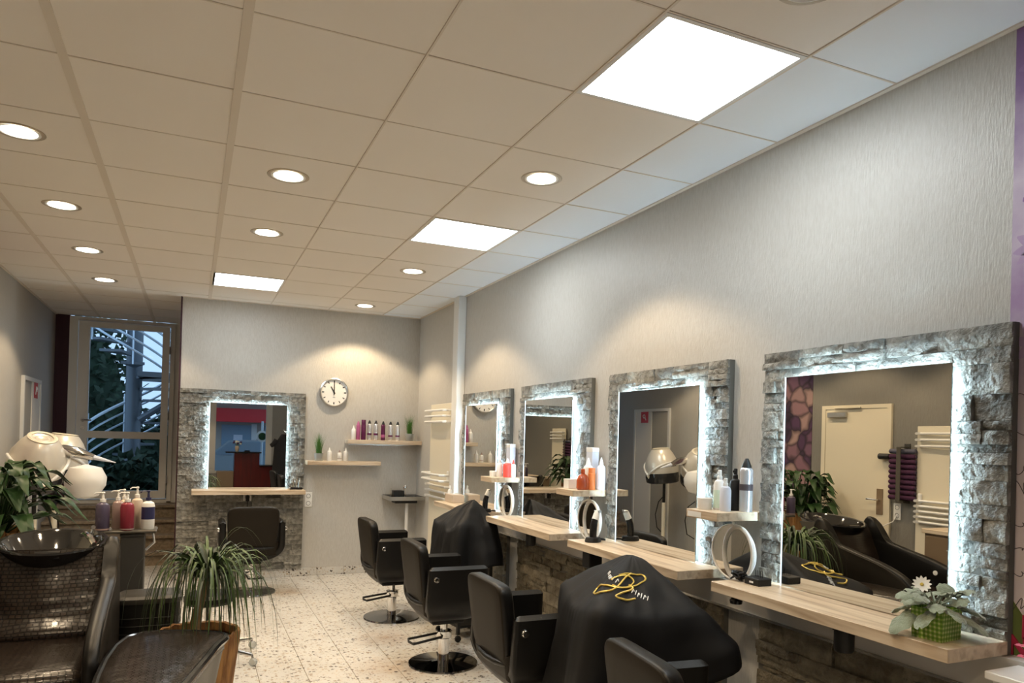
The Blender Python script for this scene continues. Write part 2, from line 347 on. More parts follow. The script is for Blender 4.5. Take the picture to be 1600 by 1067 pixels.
def box_uv(me):
    uv = me.uv_layers.new(name='UVMap')
    for p in me.polygons:
        n = p.normal; ax = max(range(3), key=lambda i: abs(n[i])); a, c = [(1,2),(0,2),(0,1)][ax]
        for li in p.loop_indices:
            co = me.vertices[me.loops[li].vertex_index].co; uv.data[li].uv = (co[a], co[c])
# ================================================================== the room
# floor: base slab, single tiles where they show, the rest as one part
fl = structure('floor', MB().box(XL-0.1, YF-0.1, -0.12, XR+0.1, YA+0.1, -0.004), 'grout')
TS = 0.30; X0 = -0.02; Y0 = YB-0.012
tile_me = MB().box(-TS/2+0.002, -TS/2+0.002, -0.012, TS/2-0.002, TS/2-0.002, 0.0, 0.0015).mesh('floor_tile', 'terrazzo')
rest = MB()
i0, i1 = math.floor((XL-X0)/TS), math.ceil((XR-X0)/TS); j0, j1 = math.floor((YF-Y0)/TS), math.ceil((YA-Y0)/TS)
for i in range(i0, i1):
    for j in range(j0, j1):
        xa, xb = X0+i*TS, X0+(i+1)*TS; ya, yb = Y0+j*TS, Y0+(j+1)*TS
        full = xa >= XL and xb <= XR+0.001 and yb <= YB+0.05
        if full and -0.95 < (xa+xb)/2 < 1.65 and 1.6 < (ya+yb)/2 < YB:
            put('floor_tile', tile_me, fl, ((xa+xb)/2, (ya+yb)/2, 0))
        else:
            xa, xb, ya, yb = max(xa, XL), min(xb, XR), max(ya, YF), min(yb, YA)
            if xb-xa > 0.02 and yb-ya > 0.02 and not (xa > XA-0.01 and ya > YB): rest.box(xa+0.002, ya+0.002, -0.012, xb-0.002, yb-0.002, 0.0)
tag(rest.build('far_floor_tiles', 'terrazzo', fl), kind='stuff')
# ceiling: void above, single tiles, runners, cross bars
ce = structure('ceiling', MB().box(XL-0.1, YF-0.1, H+0.03, XR+0.1, YA+0.1, H+0.10), 'ceil_void')
panels = {(1, -1), (1, 3), (-1, 7)}
xs = [XL, -3*T, -2*T, -T, 0, T, 2*T, XR]
shared = {}
for i in range(7):
    for j in range(-8, 14):
        xa, xb = xs[i], xs[i+1]; ya, yb = max(j*T, YF), min((j+1)*T, YA)
        if yb-ya < 0.03 or (i-4, j) in panels: continue
        if xa > XA and ya > YB: continue
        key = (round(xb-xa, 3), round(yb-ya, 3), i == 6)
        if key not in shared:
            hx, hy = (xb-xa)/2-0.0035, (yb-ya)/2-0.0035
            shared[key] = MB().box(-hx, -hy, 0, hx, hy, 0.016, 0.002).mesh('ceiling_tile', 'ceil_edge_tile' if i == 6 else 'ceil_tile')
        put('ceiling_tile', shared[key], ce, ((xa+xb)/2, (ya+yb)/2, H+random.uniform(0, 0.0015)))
for x, w in ((-3*T, 0.030), (-2*T, 0.034), (-T, 0.034), (0, 0.008), (T, 0.010), (2*T, 0.008)):
    yb = YA if x < XA else YB
    MB().box(x-w/2, YF, H-0.004, x+w/2, yb, H+0.012).build('ceiling_runner', 'ceil_bar', ce)
for j in range(-7, 13):
    xb = XR if j*T < YB else XA
    MB().box(XL, j*T-0.0035, H-0.0015, xb, j*T+0.0035, H+0.010).build('ceiling_cross_bar', 'ceil_bar', ce)
# perimeter angle with a shadow gap
for a in ((XR-0.022, YF, XR, YB), (XL, YF, XL+0.02, YA), (XA, YB-0.02, XR, YB)):
    MB().box(a[0], a[1], H-0.006, a[2], a[3], H+0.002).build('ceiling_edge_angle', 'ceil_bar', ce)
# walls
structure('wall_right', MB().box(XR, YF-0.1, 0, XR+0.1, YB+0.05, H+0.03), 'wallpaper')
structure('wall_back', MB().box(XA, YB, 0, XR+0.1, YB+0.10, H+0.03), 'wallpaper')
structure('wall_alcove_side', MB().box(XA, YB+0.1, 0, XA+0.10, YA+0.1, H+0.03), 'burgundy')
structure('trim_1', MB().box(XA-0.012, YB-0.004, 0.09, XA+0.004, YA, H), 'burgundy')
structure('wall_left', MB().box(XL-0.1, 4.70, 0, XL, YA+0.1, H+0.03), 'wall_plain')
structure('wall_left_front', MB().box(XL-0.1, YF-0.1, 0, XL, 4.70, H+0.03), 'wall_accent')
structure('wall_alcove_back', MB().box(XL, YA, 0, XA, YA+0.1, 0.66), 'wall_plain')
structure('trim_2', MB().box(XL+0.002, YA-0.03, 0.60, -2.205, YA+0.1, H), 'burgundy')
structure('trim_3', MB().box(-0.995, YA-0.02, 0.60, XA-0.012, YA+0.1, H), 'white_frame')
# white boxed pipe on the right wall
structure('trim_4', MB().box(1.635, 4.215, 0, XR, 4.36, H, 0.006), 'white_paint')
# front wall with shop glazing (behind the camera, seen in the mirrors)
structure('wall_front', MB().box(1.04, YF-0.1, 0, XR, YF, H+0.03).box(-0.37, YF-0.1, 0, 1.04, YF, 0.60).box(XL, YF-0.1, 2.36, 1.04, YF, H+0.03).box(XL, YF-0.1, 0, -2.2, YF, 2.36), 'wall_plain')
w1 = structure('window_1', MB().box(-0.37, YF-0.08, 0.6, -0.24, YF+0.02, 2.36).box(0.90, YF-0.08, 0.6, 1.04, YF+0.02, 2.36).box(-0.24, YF-0.08, 2.30, 0.90, YF+0.02, 2.36).box(-0.24, YF-0.08, 0.6, 0.90, YF+0.02, 0.66), 'white_frame')
MB().box(-0.24, YF-0.04, 0.66, 0.90, YF-0.034, 2.30).build('pane', 'glass', w1)
w2 = structure('window_2', MB().box(-2.2, YF-0.08, 0, -2.1, YF+0.02, 2.36).box(-0.47, YF-0.08, 0, -0.372, YF+0.02, 2.36).box(-2.1, YF-0.08, 2.28, -0.47, YF+0.02, 2.36).box(-2.1, YF-0.08, 0, -0.47, YF+0.02, 0.1).box(-1.33, YF-0.08, 0.1, -1.25, YF+0.02, 2.28), 'white_frame')
MB().box(-2.1, YF-0.04, 0.1, -1.33, YF-0.034, 2.28).build('pane', 'glass', w2); MB().box(-1.25, YF-0.04, 0.1, -0.47, YF-0.034, 2.28).build('pane', 'glass', w2)
# baseboards: terrazzo strips along the back wall, one piece per tile
bb = structure('baseboard_back', MB().box(XA, YB-0.003, 0, XR, YB, 0.088), 'grout')
for i in range(i0, i1):
    xa, xb = max(X0+i*TS, XA), min(X0+(i+1)*TS, XR)
    if xb-xa > 0.02: MB().box(xa+0.0015, YB-0.013, 0.001, xb-0.0015, YB-0.003, 0.088, 0.001).build('baseboard_tile', 'terrazzo', bb)
structure('baseboard_left', MB().box(XL, YF, 0, XL+0.012, 6.16, 0.09), 'terrazzo')
structure('baseboard_right', MB().box(XR-0.012, 4.37, 0, XR, YB-0.014, 0.088), 'terrazzo')
# steps up to the garden door: riser slabs and treads
st = structure('stairs', MB().box(XL, 7.92, 0, XA-0.012, YA-0.03, 0.60), 'stair_stone')
for k in range(4):
    y0 = 6.86+k*0.28; z1 = 0.16*(k+1)
    MB().box(XL+0.002, y0+0.03, z1-0.16, XA-0.014, YA-0.032, z1-0.045).build('riser', 'stair_stone', st)
    MB().box(XL+0.002, y0, z1-0.04, XA-0.014, min(y0+0.32, YA-0.032), z1, 0.006).build('tread', 'stair_stone', st)
# garden door
d1 = structure('door_1', MB().box(-2.204, YA-0.05, 0.66, -2.11, YA+0.06, H-0.01).box(-1.05, YA-0.05, 0.66, -0.996, YA+0.06, H-0.01).box(-2.11, YA-0.05, 2.965, -1.05, YA+0.06, H-0.01).box(-2.11, YA-0.05, 0.64, -1.05, YA+0.06, 0.69), 'white_frame')
lf = MB().box(-2.10, YA-0.075, 0.70, -1.975, YA-0.01, 2.955).box(-1.145, YA-0.075, 0.70, -1.06, YA-0.01, 2.955).box(-1.975, YA-0.075, 2.885, -1.145, YA-0.01, 2.955).box(-1.975, YA-0.075, 1.475, -1.145, YA-0.01, 1.565).box(-1.975, YA-0.075, 0.70, -1.145, YA-0.01, 0.80).build('leaf_frame', 'white_frame', d1)
MB().box(-1.975, YA-0.05, 1.565, -1.145, YA-0.044, 2.885).build('pane', 'glass', d1)
MB().box(-1.975, YA-0.05, 0.80, -1.145, YA-0.044, 1.475).build('pane', 'glass', d1)
MB().tube([(-2.03, YA-0.075, 1.70), (-2.03, YA-0.115, 1.70), (-1.93, YA-0.12, 1.70)], 0.010, 8).build('handle', 'dark_chrome', d1)
MB().lathe([(0.022,0),(0.022,0.01)], n=16).xf(Matrix.Translation((-2.03, YA-0.075, 1.70)) @ Matrix.Rotation(PI/2, 4, 'X')).build('handle_rose', 'dark_chrome', d1)
MB().lathe([(0.020,0),(0.020,0.012)], n=16).xf(Matrix.Translation((-2.03, YA-0.075, 1.60)) @ Matrix.Rotation(PI/2, 4, 'X')).build('lock_rose', 'dark_chrome', d1)
for z in (2.65, 1.78, 0.95): MB().tube([(-1.055, YA-0.078, z-0.05), (-1.055, YA-0.078, z+0.05)], 0.009, 8).build('hinge', 'steel', d1)
# fire-hose cupboard door on the left wall
d2 = structure('door_2', MB().box(XL, 6.14, 0, XL+0.03, 6.18, 2.12).box(XL, 7.02, 0, XL+0.03, 7.06, 2.12).box(XL, 6.18, 2.08, XL+0.03, 7.02, 2.12), 'white_paint')
MB().box(XL, 6.60, 0.002, XL+0.020, 7.02, 2.08).build('narrow_leaf', 'white_frame', d2)
MB().box(XL, 6.18, 0.002, XL+0.012, 6.59, 2.08).build('wide_leaf', 'grey_door', d2)
sg = thing('fire_hose_sign', 'square red fire hose sign with white symbol on the pale cupboard door', 'sign', (XL+0.021, 6.78, 1.995))
MB().box(0, -0.095, -0.085, 0.003, 0.095, 0.085).build('plate', 'red', sg)
sp = [(0.0042, 0.030*math.cos(a)*(1-0.05*a)+0.012, 0.030*math.sin(a)*(1-0.05*a)+0.012) for a in [k*0.45 for k in range(14)]]
MB().tube(sp, 0.008, 6).build('hose_symbol', 'white_print', sg)
MB().tube([(0.0042, -0.015, -0.005), (0.0042, -0.04, -0.045)], 0.007, 6).build('nozzle_symbol', 'white_print', sg)
# cream door on the left wall
d3 = structure('door_3', MB().box(XL, 2.47, 0, XL+0.028, 2.52, 2.06).box(XL, 3.29, 0, XL+0.028, 3.34, 2.06).box(XL, 2.52, 2.02, XL+0.028, 3.29, 2.06), 'cream')
MB().box(XL, 2.523, 0.005, XL+0.022, 3.287, 2.017).build('leaf', 'cream', d3)
MB().box(XL+0.022, 3.00, 1.93, XL+0.065, 3.24, 1.985, 0.006).build('closer', 'steel', d3)
MB().box(XL+0.035, 2.82, 2.025, XL+0.055, 3.16, 2.04, 0.003).build('closer_arm', 'cream_metal', d3)
hp = MB().box(XL+0.022, 2.545, 0.94, XL+0.030, 2.62, 1.20, 0.002).build('handle_plate', 'cabinet_brown', d3)
MB().tube([(XL+0.03, 2.585, 1.09), (XL+0.075, 2.585, 1.09), (XL+0.078, 2.70, 1.09)], 0.009, 8).build('lever', 'chrome', hp)
# floral print panel on the left wall
mu = thing('floral_mural', 'dark purple flower photo mural on the wall beside the cream door', 'mural', (XL, 3.50, 0))
MB().box(0, 0, 0.95, 0.004, 1.2, H-0.01).build('print', 'floral', mu)
# ------------------------------------------------------------------ ceiling lights
def panel(x, y, label):
    t = thing('ceiling_panel_light', label, 'ceiling light', (x, y, H), 0, 'square ceiling light panels')
    h = T/2-0.004
    MB().box(-h, -h, -0.004, h, -h+0.018, 0.02).box(-h, h-0.018, -0.004, h, h, 0.02).box(-h, -h+0.018, -0.004, -h+0.018, h-0.018, 0.02).box(h-0.018, -h+0.018, -0.004, h, h-0.018, 0.02).build('frame', 'white_paint', t)
    MB().box(-h+0.018, -h+0.018, 0.0, h-0.018, h-0.018, 0.012).build('diffuser', 'panel_light', t)
panel(1.5*T, -0.5*T, 'large bright square ceiling panel nearest the camera, above the nearest mirror')
panel(1.5*T, 3.5*T, 'middle bright square ceiling panel in the row beside the right wall')
panel(-0.5*T, 7.5*T, 'farthest bright square ceiling panel, just in front of the clock wall')
ring_me = MB().lathe([(0.082,0.0),(0.105,-0.004),(0.112,-0.001),(0.112,0.002),(0.082,0.002)], n=32, caps=False).mesh('trim_ring', 'lamp_ring')
inner_me = MB().lathe([(0.083,-0.0005),(0.078,-0.003),(0.086,-0.006),(0.092,-0.004)], n=32, caps=False).mesh('inner_ring', 'white_paint')
lens_me = MB().lathe([(0.082,-0.0015),(0.03,-0.003),(0.0,-0.003)], n=32, caps=False).mesh('lens', 'lamp_lens')
lensoff_me = MB().lathe([(0.082,-0.0015),(0.03,-0.003),(0.0,-0.003)], n=32, caps=False).mesh('lens', 'lamp_off')
def down(x, y, label, on=True, gain=0.82):
    t = thing('recessed_downlight', label, 'downlight', (x, y, H), 0, 'round recessed ceiling downlights')
    put('trim_ring', ring_me, t); put('inner_ring', inner_me, t); put('lens', lens_me if on else lensoff_me, t)
    if on:
        l = bpy.data.lights.new('downlight_lamp', 'SPOT'); l.energy = P_SPOT*gain; l.color = WARM; l.spot_size = R(117); l.spot_blend = 0.28; l.shadow_soft_size = 0.06
        o = bpy.data.objects.new('downlight_lamp', l); COL.objects.link(o); o.parent = t; o.location = (0, 0, -0.02)
c1, c2, c3 = 1.5*T, -0.5*T, -2.5*T
down(c1, -1.5*T, 'unlit round downlight with dark reflector at the top edge', False)
down(c1, 1.5*T, 'lit round downlight between the two right-hand bright panels', gain=0.82)
down(c1, 5.5*T, 'lit round downlight just beyond the middle square panel', gain=1.0)
down(c1, 8.5*T, 'small lit round downlight in front of the clock wall corner', gain=0.88)
down(c2, 2.5*T, 'nearer lit round downlight of the middle row')
down(c2, 4.5*T, 'farther lit round downlight of the middle row, before the square panel')
for k, lb in ((2.5, 'large lit round downlight at the left picture edge, nearest of the left row'), (4.5, 'second lit round downlight of the left row'), (6.5, 'third lit round downlight of the left row'), (8.5, 'farthest lit round downlight of the left row near the garden door')): down(c3, k*T, lb)
down(c2, -1.5*T, 'lit round downlight of the middle row outside the picture near the camera'); down(c3, -1.5*T, 'lit round downlight of the left row outside the picture near the camera')
down(c2, -4.5*T, 'lit round downlight over the red reception desk'); 

# ================================================================== mirror stations
def stone_piece(w, h, d, seed, root, x, z, matn):
    nu = 6 if w > 0.16 else 4; nv = 3; mb = MB(); idx = {}
    vs = []; fs = []
    for j in range(nv+1):
        for i in range(nu+1):
            u, v = i/nu, j/nv; edge = (i in (0, nu)) or (j in (0, nv))
            dd = d + (0.012*nz(u*w*18+seed, v*h*26, seed*0.7) + 0.007*nz(u*w*60+seed, v*h*70, seed)) - (0.004 if edge else 0)
            vs.append((u*w-w/2, -dd, v*h-h/2))
    for j in range(nv):
        for i in range(nu): a = j*(nu+1)+i; fs.append((a, a+1, a+nu+2, a+nu+1))
    b0 = len(vs); ringi = [i for i in range(nu+1)] + [j*(nu+1)+nu for j in range(1, nv+1)] + [nv*(nu+1)+i for i in range(nu-1, -1, -1)] + [j*(nu+1) for j in range(nv-1, 0, -1)]
    for k in ringi: vs.append((vs[k][0], -0.02, vs[k][2]))
    n = len(ringi)
    for k in range(n): fs.append((ringi[k], b0+k, b0+(k+1) % n, ringi[(k+1) % n]))
    mb.add(vs, fs); return mb.build('stone', matn, root, (x, 0, z), sharp=0.9)
def stones(root, x0, x1, z0, z1, matn, hmin, hmax, wmin, wmax, seed):
    rnd = random.Random(seed); z = z0
    while z < z1-0.012:
        h = rnd.uniform(hmin, hmax)
        if z1-(z+h) < hmin*0.8: h = z1-z
        x = x0
        while x < x1-0.01:
            w = rnd.uniform(wmin, wmax)
            if x1-(x+w) < wmin*0.8: w = x1-x
            if h > 0.062 and rnd.random() < 0.45:
                hs = h*rnd.uniform(0.4, 0.6)
                stone_piece(w-0.0015, hs-0.0015, 0.034+rnd.uniform(0, 0.022), rnd.uniform(0, 99), root, x+w/2, z+hs/2, matn)
                stone_piece(w-0.0015, h-hs-0.0015, 0.034+rnd.uniform(0, 0.022), rnd.uniform(0, 99), root, x+w/2, z+hs+(h-hs)/2, matn)
            else:
                stone_piece(w-0.0015, h-0.0015, 0.034+rnd.uniform(0, 0.022), rnd.uniform(0, 99), root, x+w/2, z+h/2, matn)
            x += w
        z += h
LEDGE = 0.985
def station(loc, rz, sw, m0, m1, ltop, slabel, mlabel, llabel, seed, l0, l1, top=2.03, low=0.80, hand=True):
    s = thing('stone_surround', slabel, 'stone surround', loc, rz, 'stone mirror surrounds')
    MB().box(sw[0], -0.03, LEDGE-0.045 if low < 0.9 else 0.09, sw[1], 0, top).build('backing_board', 'backing', s)
    mt = 1.908
    stones(s, sw[0], m0+0.02, LEDGE, mt-0.01, 'stone', 0.045, 0.095, 0.07, 0.17, seed)
    stones(s, m1-0.02, sw[1], LEDGE, mt-0.01, 'stone', 0.045, 0.095, 0.07, 0.17, seed+1)
    stones(s, sw[0], sw[1], mt-0.01, top, 'stone', 0.05, 0.075, 0.15, 0.32, seed+2)
    if low < 0.9:
        MB().box(sw[0], -0.03, 0.0, sw[1], 0, low).build('lower_backing_board', 'backing', s)
        stones(s, sw[0], sw[1], 0.0, low, 'stone_brown', 0.045, 0.085, 0.12, 0.34, seed+3)
    else:
        stones(s, sw[0], sw[1], 0.09, LEDGE-0.05, 'stone', 0.045, 0.085, 0.12, 0.34, seed+3)
        stones(s, sw[0], l0, LEDGE-0.05, LEDGE, 'stone', 0.045, 0.055, 0.07, 0.16, seed+4)
    m = thing('wall_mirror', mlabel, 'mirror', (loc[0], loc[1], 0), rz, 'backlit salon mirrors')
    MB().box(m0, -0.080, LEDGE+0.002, m1, -0.074, mt, 0.001).build('mirror_glass', 'mirror', m)
    MB().box(m0-0.001, -0.0815, LEDGE+0.002, m0+0.0035, -0.0802, mt).build('frosted_edge_glow', 'frosted_edge_glow', m)  # thin bright line along the mirror edge, its glow put into the material
    MB().box(m0+0.05, -0.0735, LEDGE+0.03, m1-0.05, -0.0585, mt-0.05).build('mirror_carrier', 'backing', m)
    MB().box(m0+0.026, -0.0735, LEDGE+0.012, m0+0.034, -0.060, mt-0.022).build('led_strip', 'led', m)
    MB().box(m1-0.034, -0.0735, LEDGE+0.012, m1-0.026, -0.060, mt-0.022).build('led_strip', 'led', m)
    MB().box(m0+0.034, -0.0735, mt-0.030, m1-0.034, -0.060, mt-0.022).build('led_strip', 'led', m)
    lg = thing('wall_ledge', llabel, 'ledge', (loc[0], loc[1], 0), rz, 'oak worktop ledges')
    MB().box(l0, -0.32, LEDGE-0.045, l1, -0.028, LEDGE, 0.002).build('board', 'oak', lg)
    for x in (lerp(l0, l1, 0.2), lerp(l0, l1, 0.8)): MB().box(x-0.015, -0.22, LEDGE-0.06, x+0.015, -0.03, LEDGE-0.0455).build('bracket', 'steel', lg)
    return s
RZ = -PI/2
names = [('nearest', -0.537), ('second', 0.830), ('third', 2.200), ('fourth', 3.550)]
desc = ['beside the flower print wall', 'behind the gold-lettered cape', 'behind the middle salon chairs', 'beside the white boxed pipe']
for k, (nm, yc) in enumerate(names):
    station((XR, yc, 0), RZ, (-0.56, 0.56), -0.385, 0.385, None,
        '%s grey stone mirror surround on the right wall, %s' % (nm, desc[k]),
        ['large backlit mirror nearest the camera, reflecting a cream door', 'second backlit mirror on the right wall, reflecting two hood dryers', 'third backlit mirror on the right wall, reflecting another mirror', 'farthest backlit mirror on the right wall, reflecting shelves and clock'][k],
        ['nearest oak ledge with the gingham plant pot', 'second oak ledge carrying a standing hair clipper', 'third oak ledge, empty under its mirror', 'farthest oak ledge on the right wall with a white box'][k],
        100+k*10, -0.56, 0.56)
station((-0.242, YB, 0), 0.0, (-0.647, 0.645), -0.352, 0.440, None, 'grey stone mirror surround on the back wall, reaching the floor',
    'backlit mirror on the back wall, reflecting a red reception desk', 'oak ledge on the back wall stone panel', 171, -0.507, 0.63, top=2.05, low=0.95)
# cable duct below the ledges
du = thing('cable_duct', 'long grey cable duct running under the oak ledges along the wall', 'cable duct', (XR, 0, 0))
MB().box(-0.056, -1.20, 0.812, 0, 4.20, 0.938).build('duct_body', 'grey_duct', du)
MB().box(-0.060, -1.20, 0.800, 0, 4.20, 0.812).build('edge_strip', 'alu_edge', du)
# ================================================================== side shelves with folding oval mirrors
def side_shelf(y, k):
    nm = ['between the nearest and second mirrors', 'between the second and third mirrors', 'between the third and fourth mirrors'][k]
    t = thing('side_shelf', 'small oak shelf %s' % nm, 'shelf', (XR, y, 0), 0, 'small oak side shelves')
    MB().box(-0.285, -0.112, 1.25, 0, 0.112, 1.29, 0.002).build('board', 'oak_deep', t)
    if k == 0: MB().box(-0.2865, 0.0, 1.256, -0.2852, 0.10, 1.281).build('paper_label', 'white_plastic', t)
    h = thing('hand_mirror', 'round folding hand mirror hanging under the small shelf %s' % nm, 'mirror', (XR-0.105, y-0.018, 0), 0, 'round folding hand mirrors')
    MB().tube([(0, 0, 1.249), (0, 0, 1.222)], 0.006, 8).build('hook', 'chrome', h)
    hz, ry, rz_ = 1.092, 0.150, 0.130
    ci = [(0, ry*math.cos(a), hz+rz_*math.sin(a)) for a in [2*PI*q/48 for q in range(48)]]
    MB().tube(ci, 0.005, 8, closed=True).build('rim', 'white_plastic', h)
    MB().prism([(p[1], p[2]) for p in ci], 0.0, 0.004, 'x').build('round_glass', 'mirror', h)
    # folded leaf-shaped front wing
    A = [(0.012, -0.045-0.103*math.cos(a), hz+rz_*0.957*math.sin(a)) for a in [(-PI/2)+PI*q/24 for q in range(25)]]
    Bc = [(0.012, -0.045+0.090*math.cos(a), hz+rz_*0.957*math.sin(a)) for a in [PI/2-PI*q/24 for q in range(25)]]
    A = [(-0.014, p[1], p[2]) for p in A]; Bc = [(-0.014, p[1], p[2]) for p in Bc]
    MB().tube(A, 0.010, 8).build('wing_rim', 'white_plastic', h); MB().tube(Bc, 0.010, 8).build('wing_rim', 'white_plastic', h)
    MB().prism([(p[1], p[2]) for p in A+Bc[1:-1]], -0.012, -0.008, 'x').build('wing_glass', 'mirror', h)
for k, y in enumerate((0.147, 1.512, 2.872)): side_shelf(y, k)
# ================================================================== bottles
def bottle(kind, loc, r, h, col, cap, label, cat='bottle', group=None, band=None, rotz=0.0, sx=1.0):
    nm = {'pump': 'pump_bottle', 'cone': 'squeeze_bottle', 'can': 'spray_can', 'spray': 'spray_bottle', 'jar': 'cream_jar', 'flask': 'glass_flask', 'flat': 'flat_top_bottle'}[kind]
    t = thing(nm, label, cat, loc, rotz, group); b = MB(); c = MB()
    if kind == 'pump':
        hb = h*0.70
        b.lathe([(r*0.9,0),(r,0.006),(r,hb*0.82),(r*0.86,hb*0.92),(r*0.40,hb*0.985),(r*0.36,hb)], n=20, sy=sx).build('body', col, t)
        c.lathe([(r*0.44,hb),(r*0.44,hb+h*0.07),(r*0.22,hb+h*0.075),(r*0.16,hb+h*0.2)], n=14)
        c.box(-r*0.26, -r*0.24, hb+h*0.2, r*0.26, r*0.24, hb+h*0.245, 0.003).tube([(0,0,hb+h*0.225),(-r*0.9,0,hb+h*0.225),(-r*1.2,0,hb+h*0.19)], r*0.12, 6).build('pump', cap, t)
    elif kind == 'cone':
        b.lathe([(r*0.9,0),(r,0.004),(r,h*0.66),(r*0.8,h*0.73),(r*0.5,h*0.76)], n=16).build('body', col, t)
        c.lathe([(r*0.55,h*0.755),(r*0.5,h*0.80),(r*0.12,h*0.98),(r*0.08,h)], n=12).build('nozzle', cap, t)
    elif kind == 'can':
        b.lathe([(r*0.94,0),(r,0.005),(r,h*0.76),(r*0.9,h*0.80),(r*0.72,h*0.825)], n=20).build('body', col, t)
        c.lathe([(r*0.74,h*0.825),(r*0.70,h*0.86),(r*0.40,h*0.955),(r*0.22,h),(0.001,h)], n=16).build('cap', cap, t)
    elif kind == 'flat':
        b.lathe([(r*0.94,0),(r,0.005),(r,h*0.74),(r*0.88,h*0.765)], n=20).build('body', col, t)
        c.lathe([(r*0.9,h*0.765),(r*0.9,h*0.985),(r*0.82,h),(0.001,h)], n=20).build('cap', cap, t)
    elif kind == 'spray':
        b.lathe([(r*0.92,0),(r,0.005),(r,h*0.62),(r*0.8,h*0.72),(r*0.42,h*0.76)], n=18).build('body', col, t)
        c.lathe([(r*0.46,h*0.76),(r*0.46,h*0.84),(r*0.34,h*0.86),(r*0.34,h*0.99),(r*0.25,h),(0.001,h)], n=14).box(-r*0.55, -r*0.12, h*0.90, -r*0.2, r*0.12, h*0.955).build('spray_head', cap, t)
    elif kind == 'jar':
        b.lathe([(r*0.94,0),(r,0.004),(r,h*0.6)], n=22).build('body', col, t)
        c.lathe([(r*1.03,h*0.6),(r*1.03,h*0.97),(r*0.98,h),(0.001,h)], n=22).build('lid', cap, t)
    elif kind == 'flask':
        b.lathe([(r*0.8,0),(r,0.01),(r,h*0.45),(r*0.7,h*0.68),(r*0.3,h*0.76)], n=18, sy=0.6).build('body', col, t)
        c.lathe([(r*0.3,h*0.76),(r*0.3,h*0.97),(r*0.22,h),(0.001,h)], n=12).build('stopper', cap, t)
    if band:
        MB().lathe([(r*1.012,h*band[1]),(r*1.012,h*band[2])], n=20, caps=False).build('label_band', band[0], t)
    return t
G1 = 'styling products on the small shelves'
z = 1.29
bottle('jar', (1.50, 0.205, z), 0.034, 0.055, 'white_plastic', 'white_plastic', 'low white cream jar on the nearest small shelf', 'jar', G1)
bottle('spray', (1.56, 0.172, z), 0.028, 0.19, 'white_plastic', 'white_plastic', 'tall white spray bottle behind the jar on the nearest small shelf', 'bottle', G1, ('mint', 0.05, 0.5))
bottle('spray', (1.54, 0.105, z), 0.026, 0.155, 'pale_blue', 'white_plastic', 'shorter pale spray bottle at the front of the nearest small shelf', 'bottle', G1)
bottle('spray', (1.615, 0.125, z), 0.026, 0.20, 'black', 'black', 'slim black spray bottle on the nearest small shelf', 'bottle', G1)
bottle('can', (1.63, 0.068, z), 0.031, 0.25, 'silver_can', 'black', 'tall silver spray can with black pointed cap on the nearest small shelf', 'spray can', G1, ('ink', 0.40, 0.52))
t = thing('carton', 'low white carton on the second small shelf', 'box', (1.52, 1.575, z)); MB().box(-0.04,-0.035,0,0.04,0.035,0.06,0.002).build('body','white_plastic',t); MB().box(-0.041,-0.036,0.052,0.041,0.036,0.062,0.002).build('lid','white_plastic',t)
bottle('flask', (1.535, 1.452, z), 0.044, 0.135, 'amber', 'amber', 'round amber glass flask on the second small shelf', 'bottle', G1)
bottle('cone', (1.60, 1.50, z), 0.032, 0.205, 'white_plastic', 'white_plastic', 'white nozzle bottle behind the amber flask', 'bottle', G1)
bottle('flat', (1.600, 1.452, z), 0.024, 0.14, 'orange', 'orange', 'orange tube standing on the second small shelf', 'bottle', G1)
bottle('cone', (1.655, 1.43, z), 0.028, 0.21, 'pale_blue', 'white_plastic', 'tall pale blue bottle at the right end of the second small shelf', 'bottle', G1)
t = thing('carton', 'tall narrow white carton at the back of the second small shelf', 'box', (1.665, 1.56, z)); MB().box(-0.025,-0.04,0,0.025,0.04,0.27,0.002).build('body','pale_blue',t); MB().box(-0.026,-0.041,0.24,0.026,0.041,0.271,0.002).build('flap','white_plastic',t)
bottle('jar', (1.53, 2.945, z), 0.030, 0.045, 'white_plastic', 'white_plastic', 'low white jar on the third small shelf', 'jar', G1)
bottle('cone', (1.56, 2.885, z), 0.026, 0.15, 'white_plastic', 'white_plastic', 'white nozzle bottle at the left of the third small shelf', 'bottle', G1)
bottle('cone', (1.60, 2.815, z), 0.034, 0.155, 'coral', 'white_plastic', 'bright red nozzle bottle on the third small shelf', 'bottle', G1)
bottle('cone', (1.64, 2.785, z), 0.022, 0.145, 'white_plastic', 'coral', 'slim white bottle with red tip on the third small shelf', 'bottle', G1)
t = thing('carton', 'tall narrow white carton at the back of the third small shelf', 'box', (1.675, 2.92, z)); MB().box(-0.025,-0.04,0,0.025,0.04,0.27,0.002).build('body','pale_blue',t); MB().box(-0.026,-0.041,0.24,0.026,0.041,0.271,0.002).build('flap','white_plastic',t)
# back wall shelves
def wall_shelf(x0, x1, zt, label):
    t = thing('floating_shelf', label, 'shelf', (0, YB, 0)); MB().box(x0, -0.205, zt-0.045, x1, 0, zt, 0.002).build('board', 'oak', t); MB().box(x0+0.05, -0.012, zt-0.060, x1-0.05, 0, zt-0.0455).build('fixing_rail', 'steel', t)
wall_shelf(0.415, 1.235, 1.302, 'lower oak floating shelf below the clock'); wall_shelf(0.855, 1.715, 1.548, 'upper oak floating shelf holding the row of bottles')
G2 = 'products on the back wall shelves'; y = 5.69
bottle('cone', (0.662, y, 1.302), 0.026, 0.152, 'white_plastic', 'white_plastic', 'white nozzle bottle nearest the grass pot on the lower back shelf', 'bottle', G2)
bottle('cone', (0.776, y, 1.302), 0.024, 0.128, 'white_plastic', 'mauve', 'shortest white bottle with pinkish tip on the lower back shelf', 'bottle', G2, ('mauve', 0.2, 0.24))
